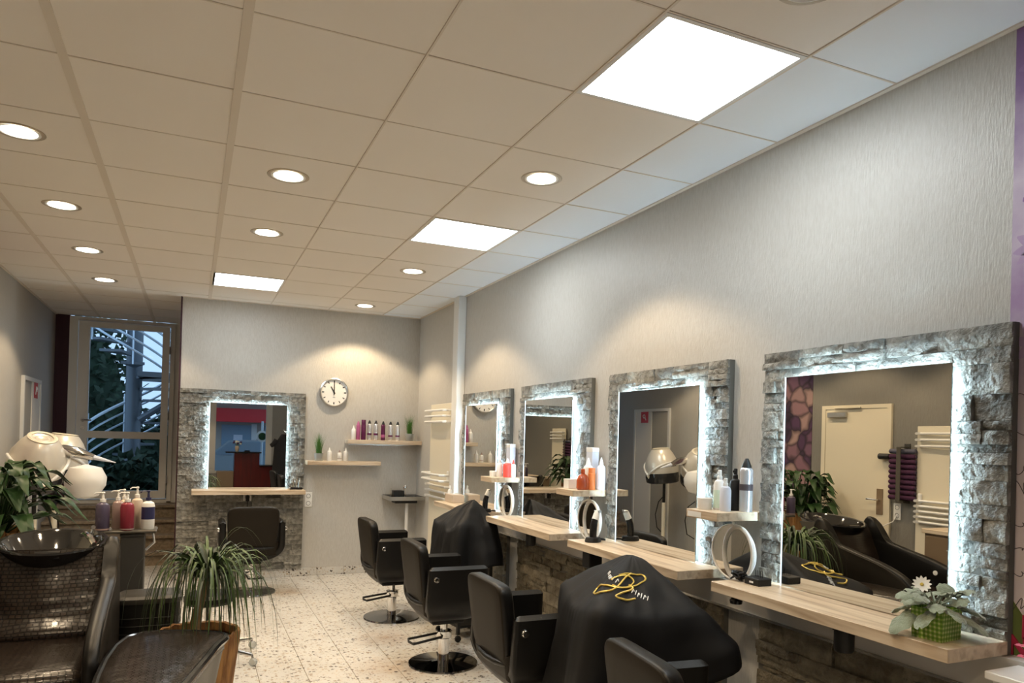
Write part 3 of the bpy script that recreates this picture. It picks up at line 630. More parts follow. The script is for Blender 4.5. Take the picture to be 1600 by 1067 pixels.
bottle('cone', (0.846, y, 1.302), 0.026, 0.152, 'white_plastic', 'white_plastic', 'rightmost white nozzle bottle on the lower back shelf', 'bottle', G2)
bottle('cone', (0.928, y, 1.548), 0.026, 0.168, 'white_plastic', 'white_plastic', 'white bottle at the left end of the upper back shelf', 'bottle', G2)
bottle('can', (0.980, y, 1.548), 0.024, 0.212, 'magenta', 'magenta', 'pink bottle second from left on the upper back shelf', 'bottle', G2)
bottle('flat', (1.040, y, 1.548), 0.028, 0.232, 'plum', 'plum', 'dark plum bottle third from left on the upper back shelf', 'bottle', G2)
for x, lb in ((1.108, 'silver can right of the plum bottle on the upper back shelf'), (1.183, 'silver can left of the pointed dark bottle on the upper back shelf')): bottle('can', (x, y, 1.548), 0.026, 0.228, 'silver_can', 'black', lb, 'spray can', G2, ('plum', 0.25, 0.35))
bottle('can', (1.268, y, 1.548), 0.025, 0.222, 'plum', 'black', 'pointed dark bottle between the silver cans on the upper back shelf', 'bottle', G2, ('magenta', 0.15, 0.3))
for x, lb in ((1.355, 'silver can right of the pointed dark bottle on the upper back shelf'), (1.440, 'rightmost silver can, next to the grass pot, on the upper back shelf')): bottle('can', (x, y, 1.548), 0.026, 0.222, 'silver_can', 'black', lb, 'spray can', G2, ('plum', 0.2, 0.28))
def grass_pot(loc, label):
    t = thing('grass_pot', label, 'potted plant', loc, 0, 'glass pots of grass on the back wall shelves')
    MB().lathe([(0.042,0),(0.048,0.01),(0.052,0.085),(0.049,0.085),(0.045,0.012),(0.0,0.012)], n=20, caps=False).build('pot', 'clear_glass', t)
    MB().lathe([(0.043,0.013),(0.047,0.07),(0,0.073)], n=16).build('soil', 'soil', t)
    b = MB(); rnd = random.Random(loc[0])
    for k in range(110):
        a = rnd.uniform(0, 2*PI); r0 = rnd.uniform(0, 0.035); lean = rnd.uniform(0.0, 0.075); hh = rnd.uniform(0.14, 0.25); w = 0.0028
        x0, y0 = r0*math.cos(a), r0*math.sin(a); px, py = -math.sin(a)*w, math.cos(a)*w; vs = []
        for q in range(4):
            s = q/3; d = lean*s*s; x, yy, zz = x0+math.cos(a)*d, y0+math.sin(a)*d, 0.07+hh*s; ww = 1-s*0.9
            vs += [(x-px*ww, yy-py*ww, zz), (x+px*ww, yy+py*ww, zz)]
        b.add(vs, [(2*q, 2*q+1, 2*q+3, 2*q+2) for q in range(3)])
    tag(b.build('grass_blades', 'leaf_grass', t), kind='stuff')
grass_pot((0.545, y, 1.302), 'green grass in a glass pot on the lower back shelf'); grass_pot((1.585, y, 1.548), 'green grass in a glass pot on the upper back shelf')
# clock, eleven o'clock
ck = thing('wall_clock', 'round white wall clock with silver rim showing eleven', 'clock', (0.714, YB, 2.082))
CR = Matrix.Rotation(PI/2, 4, 'X')
MB().lathe([(0.150,0),(0.163,0.006),(0.163,0.040),(0.152,0.046),(0.146,0.040),(0.146,0.02)], n=48, caps=False).xf(CR).build('rim', 'steel', ck)
MB().lathe([(0.147,0.018),(0.147,0.024),(0.0,0.024)], n=48).xf(CR).build('dial', 'white_plastic', ck)
for k in range(12):
    a = k*PI/6; r0, r1 = (0.112, 0.136); w = 0.0045 if k % 3 else 0.006
    m_ = MB().box(-w, -0.0262, r0, w, -0.0245, r1); m_.xf(Matrix.Rotation(a, 4, 'Y')).build('hour_mark', 'black', ck)
MB().box(-0.0055, -0.029, -0.02, 0.0055, -0.0275, 0.075).xf(Matrix.Rotation(-PI/6, 4, 'Y')).build('hour_hand', 'black', ck)
MB().box(-0.004, -0.032, -0.03, 0.004, -0.0305, 0.118).build('minute_hand', 'black', ck)
MB().lathe([(0.009,0.024),(0.009,0.034),(0,0.034)], n=12).xf(CR).build('hub', 'black', ck)
MB().box(-0.014, -0.0258, -0.062, 0.014, -0.0245, -0.052).build('dial_logo', 'steel', ck)
# sockets
def socket(loc, rz, label, n=2):
    t = thing('wall_socket', label, 'socket', loc, rz)
    MB().box(-0.041, -0.011, -0.041*n, 0.041, 0, 0.041*n, 0.003).build('plate', 'white_plastic', t)
    for k in range(n):
        zc = -0.041*n+0.041+k*0.082
        MB().lathe([(0.024,0.0112),(0.024,0.0122),(0.020,0.0118),(0.019,0.004),(0,0.004)], n=20, caps=False).xf(Matrix.Translation((0,0,zc)) @ CR).build('insert', 'grey_plastic', t)
    return t
socket((0.463, YB, 0.857), 0, 'double white wall socket beside the back wall ledge')
socket((-0.19, YB-0.048, 0.895), 0, 'white socket under the back wall ledge with a black plug', 1)
t = thing('plug', 'black plug in the socket under the back wall ledge', 'plug', (-0.19, YB-0.062, 0.895)); MB().box(-0.018,-0.05,-0.045,0.018,0,0.02,0.006).build('body','black',t); MB().tube([(0,-0.03,-0.045),(0,-0.03,-0.075),(0.0,-0.02,-0.10)],0.006,6).build('cord','black',t)
ts = socket((XL, 2.395, 0.99), PI/2, 'double white wall socket under the towel holder')
MB().tube([(0.0,-0.012,-0.04),(0.01,-0.05,-0.10),(0.12,-0.06,-0.16),(0.26,-0.05,-0.175)],0.006,6).build('cord','white_plastic',ts)
# black dryer holders under the ledges
for (x, yy, lb) in ((1.45, -0.665, 'nearest oak ledge'), (1.45, 2.02, 'third oak ledge')):
    t = thing('dryer_holder', 'black hair dryer holder below the %s' % lb, 'holder', (x, yy, LEDGE-0.046), 0, 'black dryer holders')
    MB().lathe([(0.030,-0.085),(0.036,-0.075),(0.036,0),(0.030,0)], n=18).build('cup', 'black', t); MB().box(-0.02,-0.036,-0.012,0.10,0.036,0.0005).build('mount','black',t)
t = thing('dryer_holder', 'black hair dryer holder below the left end of the second oak ledge', 'holder', (1.47, 1.19, LEDGE-0.046), 0, 'black dryer holders'); MB().box(-0.05,-0.045,-0.10,0.04,0.045,-0.002,0.006).build('cup','black',t); MB().box(0.04,-0.03,-0.012,0.10,0.03,0.0005).build('mount','black',t)
t = thing('dryer_holder', 'small black hook knob below the left end of the nearest oak ledge', 'holder', (1.43, -0.11, LEDGE-0.046), 0, 'black dryer holders'); MB().lathe([(0.012,-0.03),(0.026,-0.028),(0.028,-0.014),(0.016,0)], n=16).build('cup','black_gloss',t); MB().box(-0.01,-0.012,-0.006,0.08,0.012,0.0005).build('mount','steel',t)
# hair clippers on ledges
def clipper(loc, rz, label, light):
    t = thing('hair_clipper', label, 'clipper', loc, rz, 'hair clippers on charging stands')
    MB().lathe([(0.055,0),(0.058,0.008),(0.05,0.028),(0.0,0.03)], n=24, sy=0.75).build('stand', 'black', t)
    pts = [(0,0,0.028),(0.0,0,0.06),(0.004,0,0.10),(0.014,0,0.135),(0.030,0,0.170)]
    b = MB().tube(pts, [0.021,0.023,0.022,0.020,0.019], 14).build('handle', 'black_gloss', t)
    MB().tube([(0.0145,0,0.135),(0.030,0,0.170),(0.036,0,0.182)], [0.0215,0.0205,0.017], 12).build('top_shell', 'white_plastic' if light else 'silver_can', t)
    MB().box(0.024,-0.02,0.178,0.052,0.02,0.192,0.002).build('blade', 'steel', t)
    MB().tube([(0.05,0,0.01),(0.08,0.02,0.008),(0.10,-0.01,0.007),(0.115,0.02,0.007),(0.105,0.045,0.007)],0.006,6).build('cord','black',t)
clipper((1.505, 1.255, LEDGE), 0.3, 'black hair clipper with white top standing on the second oak ledge', True)
clipper((1.50, 3.03, LEDGE), 0.2, 'black and white hair clipper on the farthest oak ledge', True)
# charger box with upright pins and a coiled cord on the nearest ledge
t = thing('clipper_charger', 'black charging box with upright pins on the nearest oak ledge', 'charger', (1.555, -0.105, LEDGE))
MB().box(-0.038,-0.045,0,0.038,0.045,0.032,0.003).build('body','black',t)
for k in range(5): MB().tube([(0.005,-0.022+k*0.011,0.03),(0.005,-0.022+k*0.011,0.062)],0.0013,6).build('pin','black',t)
MB().box(-0.0388,-0.012,0.010,-0.038,0.012,0.018).build('print_mark','white_print',t)
t = thing('coiled_cord', 'coiled black cord beside the charging box on the nearest oak ledge', 'cord', (1.535, -0.005, LEDGE))
rnd = random.Random(3); pts = []
for k in range(70): a = k*0.62; r0 = 0.024+0.012*math.sin(k*1.7); pts.append((r0*math.cos(a), r0*math.sin(a), 0.006+0.034*abs(math.sin(k*0.37))))
MB().tube(pts,0.0042,5).build('cord','black',t)
# tissue box and small things on the far ledge
t = thing('tissue_box', 'white box on the farthest oak ledge beside the boxed pipe', 'box', (1.56, 3.97, LEDGE)); MB().box(-0.06,-0.11,0,0.06,0.11,0.075,0.003).build('body','ivory',t); MB().box(-0.02,-0.05,0.0752,0.02,0.05,0.0765).build('slot','white_plastic',t)
bottle('spray', (1.55, 4.085, LEDGE), 0.024, 0.15, 'white_plastic', 'white_plastic', 'small white spray bottle behind the white box on the farthest ledge', 'bottle', G1)
# gadget on the back ledge
t = thing('styling_iron_stand', 'black stand with upright chrome tools on the back wall ledge', 'tool stand', (0.30, 5.66, LEDGE)); MB().box(-0.07,-0.05,0,0.07,0.05,0.025,0.006).build('base','black_gloss',t)
for x in (-0.03,0.0,0.035): MB().tube([(x,0,0.02),(x+0.005,0,0.08),(x+0.01,0,0.12)],[0.008,0.008,0.005],8).build('tool','chrome',t)
MB().tube([(-0.06,-0.02,0.02),(-0.09,-0.03,0.06),(-0.075,-0.02,0.09)],0.003,6).build('wire','black',t)
# corner table
t = thing('corner_shelf_table', 'small black tray table on a white leg in the back right corner', 'table', (1.52, 5.60, 0))
MB().box(-0.215,-0.17,0.868,0.195,0.20,0.885,0.003).build('tray_base','steel',t)
for a in ((-0.215,-0.17,0.195,-0.160),(-0.215,0.19,0.195,0.20),(-0.215,-0.16,-0.205,0.19),(0.185,-0.16,0.195,0.19)): MB().box(a[0],a[1],0.885,a[2],a[3],0.912).build('tray_edge','steel',t)
MB().box(-0.204,-0.159,0.885,0.184,0.189,0.892).build('mat','black',t)
MB().box(-0.13,-0.09,0.83,0.13,0.09,0.867,0.004).build('mount','black',t)
MB().tube([(0.03,0,0.02),(0.03,0,0.83)],0.019,14).build('leg','white_plastic',t); MB().lathe([(0.15,0),(0.15,0.012),(0.03,0.022)],c=(0.03,0,0),n=28).build('foot','steel',t)
t = thing('tool_caddy', 'black box with a chrome tube on the corner tray table', 'caddy', (1.42, 5.56, 0.8925)); MB().box(-0.05,-0.05,0,0.06,0.05,0.085,0.004).build('box','black',t)
MB().tube([(0.085,0,0.005),(0.085,0,0.12),(0.10,0,0.135)],0.02,12).build('tube','chrome',t); MB().tube([(-0.07,0.0,0.0),(-0.075,0,0.11)],0.004,6).build('rod','chrome',t)
# ================================================================== towel radiators
def radiator(loc, rz, w, z0, z1, groups, label):
    t = thing('towel_radiator', label, 'radiator', loc, rz, 'cream towel radiators')
    MB().box(-w/2, -0.045, z0, w/2, -0.025, z1, 0.004).build('panel', 'cream_metal', t)
    for x in (-w/2+0.05, w/2-0.05): MB().box(x-0.015, -0.025, z1-0.12, x+0.015, 0, z1-0.06).build('wall_bracket', 'cream_metal', t)
    MB().box(-w/2+0.05, -0.025, z0+0.06, w/2-0.05, 0, z0+0.10).build('wall_bracket', 'cream_metal', t)
    for zc, off in groups:
        pts = [(-w/2+0.04, -0.045, zc), (-w/2+0.03, -0.10, zc), (-w/2+0.05, -0.125-off, zc), (0, -0.135-off, zc), (w/2-0.05, -0.125-off, zc), (w/2-0.03, -0.10, zc), (w/2-0.04, -0.045, zc)]
        MB().tube(pts, 0.0125, 8).build('towel_bar', 'white_plastic', t)
    MB().box(w/2-0.07, -0.066, (z0+z1)/2+0.05, w/2-0.03, -0.0455, (z0+z1)/2+0.15, 0.006).build('thermostat', 'white_plastic', t)
    return t
radiator((XR, 4.80, 0), RZ, 0.72, 0.25, 1.96, [(1.885,0),(1.825,0),(1.765,0),(1.21,0.02),(1.15,0.02),(1.085,-0.05),(1.025,-0.05),(0.96,-0.05)], 'cream towel radiator on the right wall in the far corner')
radiator((XL, 1.90, 0), PI/2, 0.54, 0.25, 1.83, [(1.76,-.06),(1.70,-.06),(1.64,-.06),(1.12,-.06),(1.07,-.06),(1.02,-.06),(0.97,-.06),(0.92,-.06)], 'cream towel radiator on the left wall beside the rolled towels')
# towel holder with rolled towels on the left wall
t = thing('towel_holder', 'grey wall holder strap for rolled towels beside the cream door', 'towel holder', (XL, 2.30, 0))
MB().box(0, -0.03, 1.08, 0.012, 0.03, 1.66).build('back_rail', 'grey_plastic', t); MB().box(0.125, -0.024, 1.10, 0.135, 0.024, 1.63, 0.003).build('front_strap', 'grey_shell', t)
for zz in (1.10, 1.62): MB().box(0.012, -0.02, zz, 0.126, 0.02, zz+0.01).build('strap_arm', 'grey_shell', t)
MB().tube([(0.06, 0.15, 1.53), (0.06, 0.27, 1.53)], [0.03, 0.03], 12).build('stop_bar', 'black', t)
for k in range(10):
    zz = 1.135+k*0.05
    tw = thing('rolled_towel', 'rolled %s towel stacked in the wall holder' % ('purple' if k < 9 else 'grey'), 'towel', (XL+0.07, 2.30, zz+0.0005), 0, 'rolled towels in the wall holder')
    MB().tube([(0,-0.145,0),(0,-0.135,0),(0,0.135,0),(0,0.145,0)], [0.015,0.0235,0.0235,0.015], 12).build('roll', 'towel_purple' if k < 9 else 'towel_grey', tw)
    sp = [(0.004*q*0.25*math.cos(q*0.8), -0.146, 0.004*q*0.25*math.sin(q*0.8)) for q in range(18)]
    MB().tube(sp, 0.0016, 4).build('spiral_edge', 'towel_grey', tw)
# brown cabinet in front of the left radiator
t = thing('low_cabinet', 'brown cabinet with oak top against the left wall', 'cabinet', (XL+0.27, 1.22, 0))
MB().box(-0.12,-0.55,0.06,0.18,0.55,0.87).build('body','cabinet_brown',t); MB().box(-0.12,-0.57,0.872,0.20,0.57,0.91,0.003).build('top','oak_deep',t); MB().box(-0.1,-0.52,0,0.15,0.52,0.06).build('plinth','black',t)
for yy in (-0.27, 0.27):
    dd = MB().box(0.1805,yy-0.26,0.09,0.197,yy+0.26,0.85,0.002).build('door','cabinet_brown',t); MB().tube([(0.198,yy-0.05,0.75),(0.215,yy-0.05,0.75),(0.215,yy+0.05,0.75),(0.198,yy+0.05,0.75)],0.005,6).build('handle','steel',dd)

# ================================================================== styling chairs
def sup(n, a, c, k):
    pts = []
    for q in range(k):
        th = 2*PI*(q+0.5)/k; cs, sn = math.cos(th), math.sin(th)
        pts.append((a*math.copysign(abs(cs)**(2/n), cs), c*math.copysign(abs(sn)**(2/n), sn)))
    return pts
def ushape(hw, ztop, zbot, n=28):
    # half-open U from one arm top round the bottom to the other
    pts = [(hw, ztop)]
    for q in range(n+1):
        th = -PI*q/n; cs, sn = math.cos(th), math.sin(th); e = 2/2.35
        pts.append((hw*math.copysign(abs(cs)**e, cs), zbot+(ztop*0.72-zbot)*(1-abs(sn)**e)))
    pts.append((-hw, ztop)); return pts
def make_chair(label, loc, rz):
    t = thing('salon_chair', label, 'chair', loc, rz, 'black salon chairs')
    # base
    MB().lathe([(0.0,0),(0.245,0),(0.247,0.006),(0.243,0.014),(0.10,0.022),(0.05,0.030),(0,0.03)], n=56).build('base_disc', 'dark_chrome', t)
    MB().lathe([(0.040,0.028),(0.040,0.20),(0.034,0.205),(0.026,0.21),(0.026,0.33)], n=24).build('column', 'chrome', t)
    MB().lathe([(0.052,0.185),(0.056,0.195),(0.056,0.235),(0.050,0.24)], n=24).build('pump_collar', 'chrome', t)
    MB().tube([(-0.03,0.05,0.205),(-0.25,0.035,0.185),(-0.262,-0.03,0.184),(-0.25,-0.10,0.185),(-0.03,-0.055,0.205)], 0.009, 8).build('pump_lever', 'black', t)
    MB().box(-0.12,-0.10,0.30,0.12,0.10,0.335,0.01).build('seat_mount','black',t)
    # U-shaped shell forming both arms
    def curve_b(z_): return 0.06*max(0, (0.50-z_)/0.17)**2 + 0.030*max(0, (z_-0.69)/0.045)**2
    def curve_f(z_): return 0.07*max(0, (0.50-z_)/0.17)**2 + 0.02*max(0, (z_-0.70)/0.035)**2 + 0.03*(0.735-z_)
    o = ushape(0.305, 0.715, 0.325); i_ = ushape(0.245, 0.715, 0.395)
    prof = o + i_[::-1]
    def ring(x, s):
        # slight rounding by shrinking toward the wall's middle line
        r = []; n = len(o)
        for k in range(n):
            mx, mz = (o[k][0]+i_[k][0])/2, (o[k][1]+i_[k][1])/2; r.append((x, mx+(o[k][0]-mx)*s, mz+(o[k][1]-mz)*s))
        # rounded arm top
        r.append((x, (o[-1][0]+i_[-1][0])/2, 0.735 if s > 0.8 else 0.728))
        for k in range(n-1, -1, -1):
            mx, mz = (o[k][0]+i_[k][0])/2, (o[k][1]+i_[k][1])/2; r.append((x, mx+(i_[k][0]-mx)*s, mz+(i_[k][1]-mz)*s))
        r.append((x, (o[0][0]+i_[0][0])/2, 0.735 if s > 0.8 else 0.728))
        return r
    def shx(x, s):  # arms lean: front edge slopes
        return [(p[0]+(curve_b(p[2]) if x < 0 else -curve_f(p[2])), p[1], p[2]) for p in ring(x, s)]
    MB().loft([shx(-0.222,0.55), shx(-0.216,0.85), shx(-0.205,1.0), shx(0.175,1.0), shx(0.200,0.9), shx(0.212,0.6)]).build('arm_shell', 'black_leather', t, sharp=0.9)
    # seat
    MB().box(-0.19,-0.238,0.40,0.235,0.238,0.515,0.035,3).build('seat', 'black_leather', t)
    # backrest: padded slab leaning backwards
    def slab(hw, hz, zc, layers, n=6.5, lean=0.13, xc=-0.215, taper=0.10, bow=0.03):
        P = sup(n, 1.0, 1.0, 48); rings = []
        for dx, s in layers:
            r = []
            for (u, v) in P:
                zz = zc+hz*v*(1-(1-s)*0.25/max(hz,0.1)*0.4); w = hw*(1+taper*(v-0.2)*0.5)*s
                y_ = u*w; zz = zc+hz*v*(1-(1-s)*hw/hz*0.6)
                r.append((xc+dx-lean*(zz-zc)-bow*(1-(u)**2)*0.0, y_, zz))
            rings.append(r)
        return rings
    MB().loft(slab(0.236,0.205,0.672,[(0.038,0.84),(0.034,0.95),(0.022,1.0),(-0.020,1.0),(-0.030,0.985),(-0.033,0.96)])).build('backrest', 'black_leather', t, sharp=1.0)
    MB().loft(slab(0.236,0.205,0.672,[(-0.030,0.975),(-0.036,0.96),(-0.039,0.92),(-0.043,0.6)])).build('back_cover', 'grey_leather', t, sharp=1.0)
    # lower back cover inside the shell, with a soft roll at the seam
    low = [(-y_, z_) for y_, z_ in ushape(0.245, 0.53, 0.385)]
    n = len(low)
    def lowring(x, s): return [(x+curve_b(0.47+(z_-0.47)*s), y_*s, 0.47+(z_-0.47)*s) for y_, z_ in low]
    MB().loft([lowring(-0.16,0.98), lowring(-0.205,0.98), lowring(-0.222,0.93), lowring(-0.232,0.80)]).build('lower_back_cover', 'grey_leather', t, sharp=1.0)
    MB().tube([(-0.213,-0.20,0.475),(-0.232,-0.10,0.468),(-0.236,0,0.465),(-0.232,0.10,0.468),(-0.213,0.20,0.475)], [0.012,0.016,0.017,0.016,0.012], 10).build('seam_roll', 'black_leather', t)
    for s in (-1, 1): MB().lathe([(0.0,0.022),(0.016,0.020),(0.022,0.010),(0.022,0)], n=20, caps=False).xf(Matrix.Translation((-0.165,s*0.302,0.655)) @ Matrix.Rotation(-s*PI/2, 4, 'X')).build('arm_knob', 'chrome', t)
    return t
CH = make_chair('black salon chair with chrome knob, nearest fully visible chair left of the gold-lettered cape', (0.915, 0.90, 0), 0.0)
dup(CH, (0.91, 2.28, 0), 0.0, 'black salon chair in the middle of the row, its whole chrome base disc visible')
dup(CH, (0.895, 3.67, 0), 0.02, 'farthest black salon chair of the right-hand row, below the corner table')
dup(CH, (0.93, -0.50, 0), -0.10, 'black salon chair at the bottom picture edge in front of the gold-lettered cape')
dup(CH, (-0.19, 5.07, 0), PI/2, 'black salon chair facing the back wall mirror')

# ================================================================== trolleys under draped capes
def trolley(loc, rz, sx, sy, h, label):
    t = thing('salon_trolley', label, 'trolley', loc, rz, 'black trolleys under capes')
    for x in (-sx/2, sx/2):
        for y_ in (-sy/2, sy/2):
            MB().box(x-0.012,y_-0.012,0.06,x+0.012,y_+0.012,h).build('post','black',t)
            MB().lathe([(0.024,-0.01),(0.026,0),(0.024,0.01)],n=14).xf(Matrix.Translation((x,y_,0.027)) @ Matrix.Rotation(PI/2,4,'X')).build('caster','black',t)
    for k in range(4):
        zz = lerp(0.12, h-0.03, k/3); MB().box(-sx/2+0.013,-sy/2+0.013,zz-0.05 if k else zz-0.02,sx/2-0.013,sy/2-0.013,zz,0.004).build('tray','black',t)
    MB().box(-sx/2,-sy/2,h-0.028,sx/2,sy/2,h,0.004).build('top','black',t)
def make_cape_fn(c, rot, hx, hy, apex, zapex, zedge, hemfn, flare, nf, seed, wing_amp=0.0, wing_at=0.0, ridge=0.0):
    def edge(th):
        a = th-rot; cs, sn = math.cos(a), math.sin(a); n = 9.0
        return 1.0/((abs(cs)/hx)**n+(abs(sn)/hy)**n)**(1/n)
    def pt(th, u):
        re = edge(th); corner = (re-min(hx,hy))/(math.hypot(hx,hy)-min(hx,hy))
        ze = zedge-0.065*(1-max(0, corner))
        if u <= 1:
            s = u; r = re*s; s2 = (math.sqrt(s*s+0.05)-0.2236)/(1.0247-0.2236); zz = lerp(zapex, ze, s2)+ridge*s*math.sin(th*4+seed)*math.sin(th*1.0+1)+0.012*nz(math.cos(th)*4*s+seed, math.sin(th)*4*s)+0.012*s*nz(th*5, seed)
            off = (1-s)
            return Vector((c[0]+apex[0]*off+r*math.cos(th), c[1]+apex[1]*off+r*math.sin(th), zz))
        s = (u-1)  # 0..1 edge to hem
        hem = hemfn(th); zz = lerp(ze, hem, s); drop = (ze-zz)
        fold = math.sin(th*nf+seed+1.5*math.sin(th*2+seed)); amp = 0.07*min(1, drop/0.4)
        r = re*(1+0.02*math.sin(PI*min(1,s*3)))+flare*drop+amp*fold*(0.6+0.4*nz(th*2, seed))*(0.35+0.65*(1-abs(corner-0.5)))+0.004*nz(th*9, s*4, seed)+wing_amp*math.exp(-((th-wing_at+PI) % (2*PI)-PI)**2/0.12)*min(1, s*1.6)
        return Vector((c[0]+r*math.cos(th), c[1]+r*math.sin(th), zz))
    return pt
def cape(name, label, pt, loc):
    t = thing(name, label, 'cape', loc); NT, NR = 144, 30; mb = MB()
    rings = []
    for j in range(NR+1):
        u = 0.02+(1.98)*j/NR
        rings.append([tuple(pt(2*PI*k/NT, u)-Vector(loc)) for k in range(NT)])
    mb.loft(rings, True, False); mb.add(rings[0], [tuple(range(NT))])
    o = mb.build('cloth', 'cape', t, sharp=3.0); sm = o.modifiers.new('thick', 'SOLIDIFY'); sm.thickness = 0.003; return t
trolley((1.13, 0.29, 0), R(-14), 0.36, 0.46, 0.86, 'black trolley hidden under the gold-lettered cape')
def hem1(th):
    d = math.cos(th-R(-50)); return 0.30+0.36*max(0, d)**2+0.03*math.sin(th*5)
pt1 = make_cape_fn((1.13, 0.29), R(-14), 0.262, 0.325, (0.075, 0.075), 1.055, 0.895, hem1, 0.14, 7, 2.3, 0.13, R(-60))
cp1 = cape('hairdressing_cape', 'black hairdressing cape with gold and white lettering draped over a trolley', pt1, (1.13, 0.29, 0.0))
# lettering on the cape: gold script letter and two lines of small white letters, lying on the cloth
TH0, U0 = R(-133), 0.60
def on1(a, b_):   # a to the right, b up on the cloth as seen from the camera
    a, b_ = a*2.9, b_*1.4
    th = TH0+a*2.6/max(0.35, U0-b_*1.6); p = pt1(th, U0-b_*3.2)
    q1 = pt1(th+0.03, U0-b_*3.2)-p; q2 = pt1(th, U0-b_*3.2-0.03)-p; n = q1.cross(q2).normalized()
    if n.z < 0: n = -n
    return p+n*0.004-Vector((1.13, 0.29, 0))
def stroke(ps, r, nm, mt):
    out = []; P = [Vector((p[0], p[1], 0)) for p in ps]
    for k in range(len(P)-1):
        p0 = P[max(k-1,0)]; p1 = P[k]; p2 = P[k+1]; p3 = P[min(k+2,len(P)-1)]
        for q in range(6):
            s = q/6; v = 0.5*((2*p1)+(p2-p0)*s+(2*p0-5*p1+4*p2-p3)*s*s+(3*p1-p0-3*p2+p3)*s**3); out.append(v)
    out.append(P[-1]); MB().tube([on1(v.x, v.y) for v in out], r, 5).build(nm, mt, cp1)
stroke([(0.012,0.042),(0.004,0.02),(-0.012,-0.02),(-0.026,-0.032),(-0.052,-0.034),(-0.058,-0.014),(-0.042,-0.004),(-0.01,-0.006),(0.02,0.0),(0.044,0.022),(0.040,0.042),(0.014,0.040),(-0.008,0.030)], 0.0045, 'gold_letter', 'gold')
stroke([(0.012,0.004),(0.020,-0.006),(0.004,-0.02),(-0.002,-0.036),(0.012,-0.044),(0.026,-0.036)], 0.0045, 'gold_letter', 'gold')
stroke([(-0.018,0.012),(-0.006,0.026),(0.012,0.026),(0.020,0.012),(0.008,-0.004),(-0.012,-0.002)], 0.0038, 'gold_letter', 'gold')
for (x0, y0, x1, y1, nlet) in ((-0.05,0.036,-0.008,0.012,7), (0.020,-0.012,0.046,-0.038,6)):
    for k in range(nlet):
        s = k/(nlet-1); x, y_ = lerp(x0,x1,s), lerp(y0,y1,s); v = [(0,-0.006),(0.0015,0.006)] if k % 2 else [(-0.001,-0.006),(0.001,0.004),(0.003,-0.002)]
        stroke([(x+p[0], y_+p[1]) for p in v], 0.0022, 'white_letter', 'white_print')
trolley((1.30, 2.93, 0), R(8), 0.28, 0.34, 0.90, 'black trolley under the plain folded cape')
def hem2(th):
    d = math.cos(th-R(-30)); return 0.42+0.22*max(0, d)+0.04*math.sin(th*4+1)
pt2 = make_cape_fn((1.28, 2.92), R(8), 0.18, 0.24, (0.10, 0.06), 1.09, 0.94, hem2, 0.20, 8, 5.1, 0.06, R(-60), 0.04)
cape('hairdressing_cape', 'plain black hairdressing cape bunched over a trolley by the farthest ledge', pt2, (1.28, 2.92, 0))

# ================================================================== wash unit on the left
def croc(mb, nm, par, **k):
    o = mb.build(nm, 'croc', par, **k); box_uv(o.data); return o
ws = thing('wash_chair', 'dark brown crocodile-patterned wash chair with black bowl at the lower left', 'wash chair', (-1.48, 2.0, 0))
def back_pt(u, v):
    x = lerp(-0.285, 0.285, u); zz = lerp(0.42, 0.905, v); y_ = 0.02+0.22*v-0.045*math.sin(PI*u)*(0.5+0.5*math.sin(PI*v))+0.05*math.exp(-((v-0.12)/0.12)**2)*-1+0.012*math.cos(v*20)*0.3
    return (x, y_, zz)
croc(MB().grid(back_pt, 24, 20), 'backrest', ws, sharp=3.0)
croc(MB().box(-0.285,-0.68,0.30,0.285,0.06,0.455,0.06,4), 'seat', ws, sharp=3.0)
MB().prism([(0.10,0.10),(0.32,0.10),(0.34,0.84),(0.27,0.87),(0.13,0.45)],-0.28,0.28,'x').build('back_shell','black_gloss',ws)
wing = [(0.30,0.20),(0.31,0.80),(0.275,0.955),(0.20,0.96),(0.13,0.88),(0.05,0.78),(-0.10,0.735),(-0.40,0.67),(-0.60,0.60),(-0.70,0.52),(-0.72,0.42),(-0.66,0.22)]
def smooth_poly(P, n=4):
    out = []
    for k in range(len(P)):
        p0, p1, p2, p3 = [Vector((*P[(k+q) % len(P)], 0)) for q in (-1, 0, 1, 2)]
        for q in range(n):
            s = q/n; v = 0.5*((2*p1)+(p2-p0)*s+(2*p0-5*p1+4*p2-p3)*s*s+(3*p1-p0-3*p2+p3)*s**3); out.append((v.x, v.y))
    return out
wp = smooth_poly(wing); cy, cz = -0.2, 0.5
def wr(x, s): return [(x, cy+(p[0]-cy)*s, cz+(p[1]-cz)*s) for p in wp]
for s in (-1, 1):
    MB().loft([wr(s*0.275,0.93), wr(s*0.285,0.985), wr(s*0.305,1.0), wr(s*0.335,0.985), wr(s*0.345,0.95)]).build('arm_wing', 'black_leather', ws, sharp=0.9)
    MB().loft([wr(s*0.3455,0.93), wr(s*0.352,0.91)]).build('wing_cover', 'grey_leather', ws, sharp=0.9)
    MB().lathe([(0.02,0),(0.02,0.006),(0,0.008)], n=18).xf(Matrix.Translation((s*0.273,-0.45,0.565)) @ Matrix.Rotation(-s*PI/2,4,'Y')).build('wing_button','white_plastic',ws)
MB().box(-0.24,-0.5,0.0,0.24,0.30,0.30,0.02).build('base','black',ws)
bw = MB().lathe([(0.02,-0.16),(0.12,-0.155),(0.20,-0.10),(0.245,-0.02),(0.262,0.0),(0.282,0.004),(0.285,-0.006),(0.262,-0.05),(0.215,-0.14),(0.13,-0.20),(0.02,-0.205)], n=56, sy=1.05, caps=False).xf(Matrix.Translation((-0.01,0.40,0.928)) @ Matrix.Rotation(R(7),4,'X')).build('basin','bowl',ws)
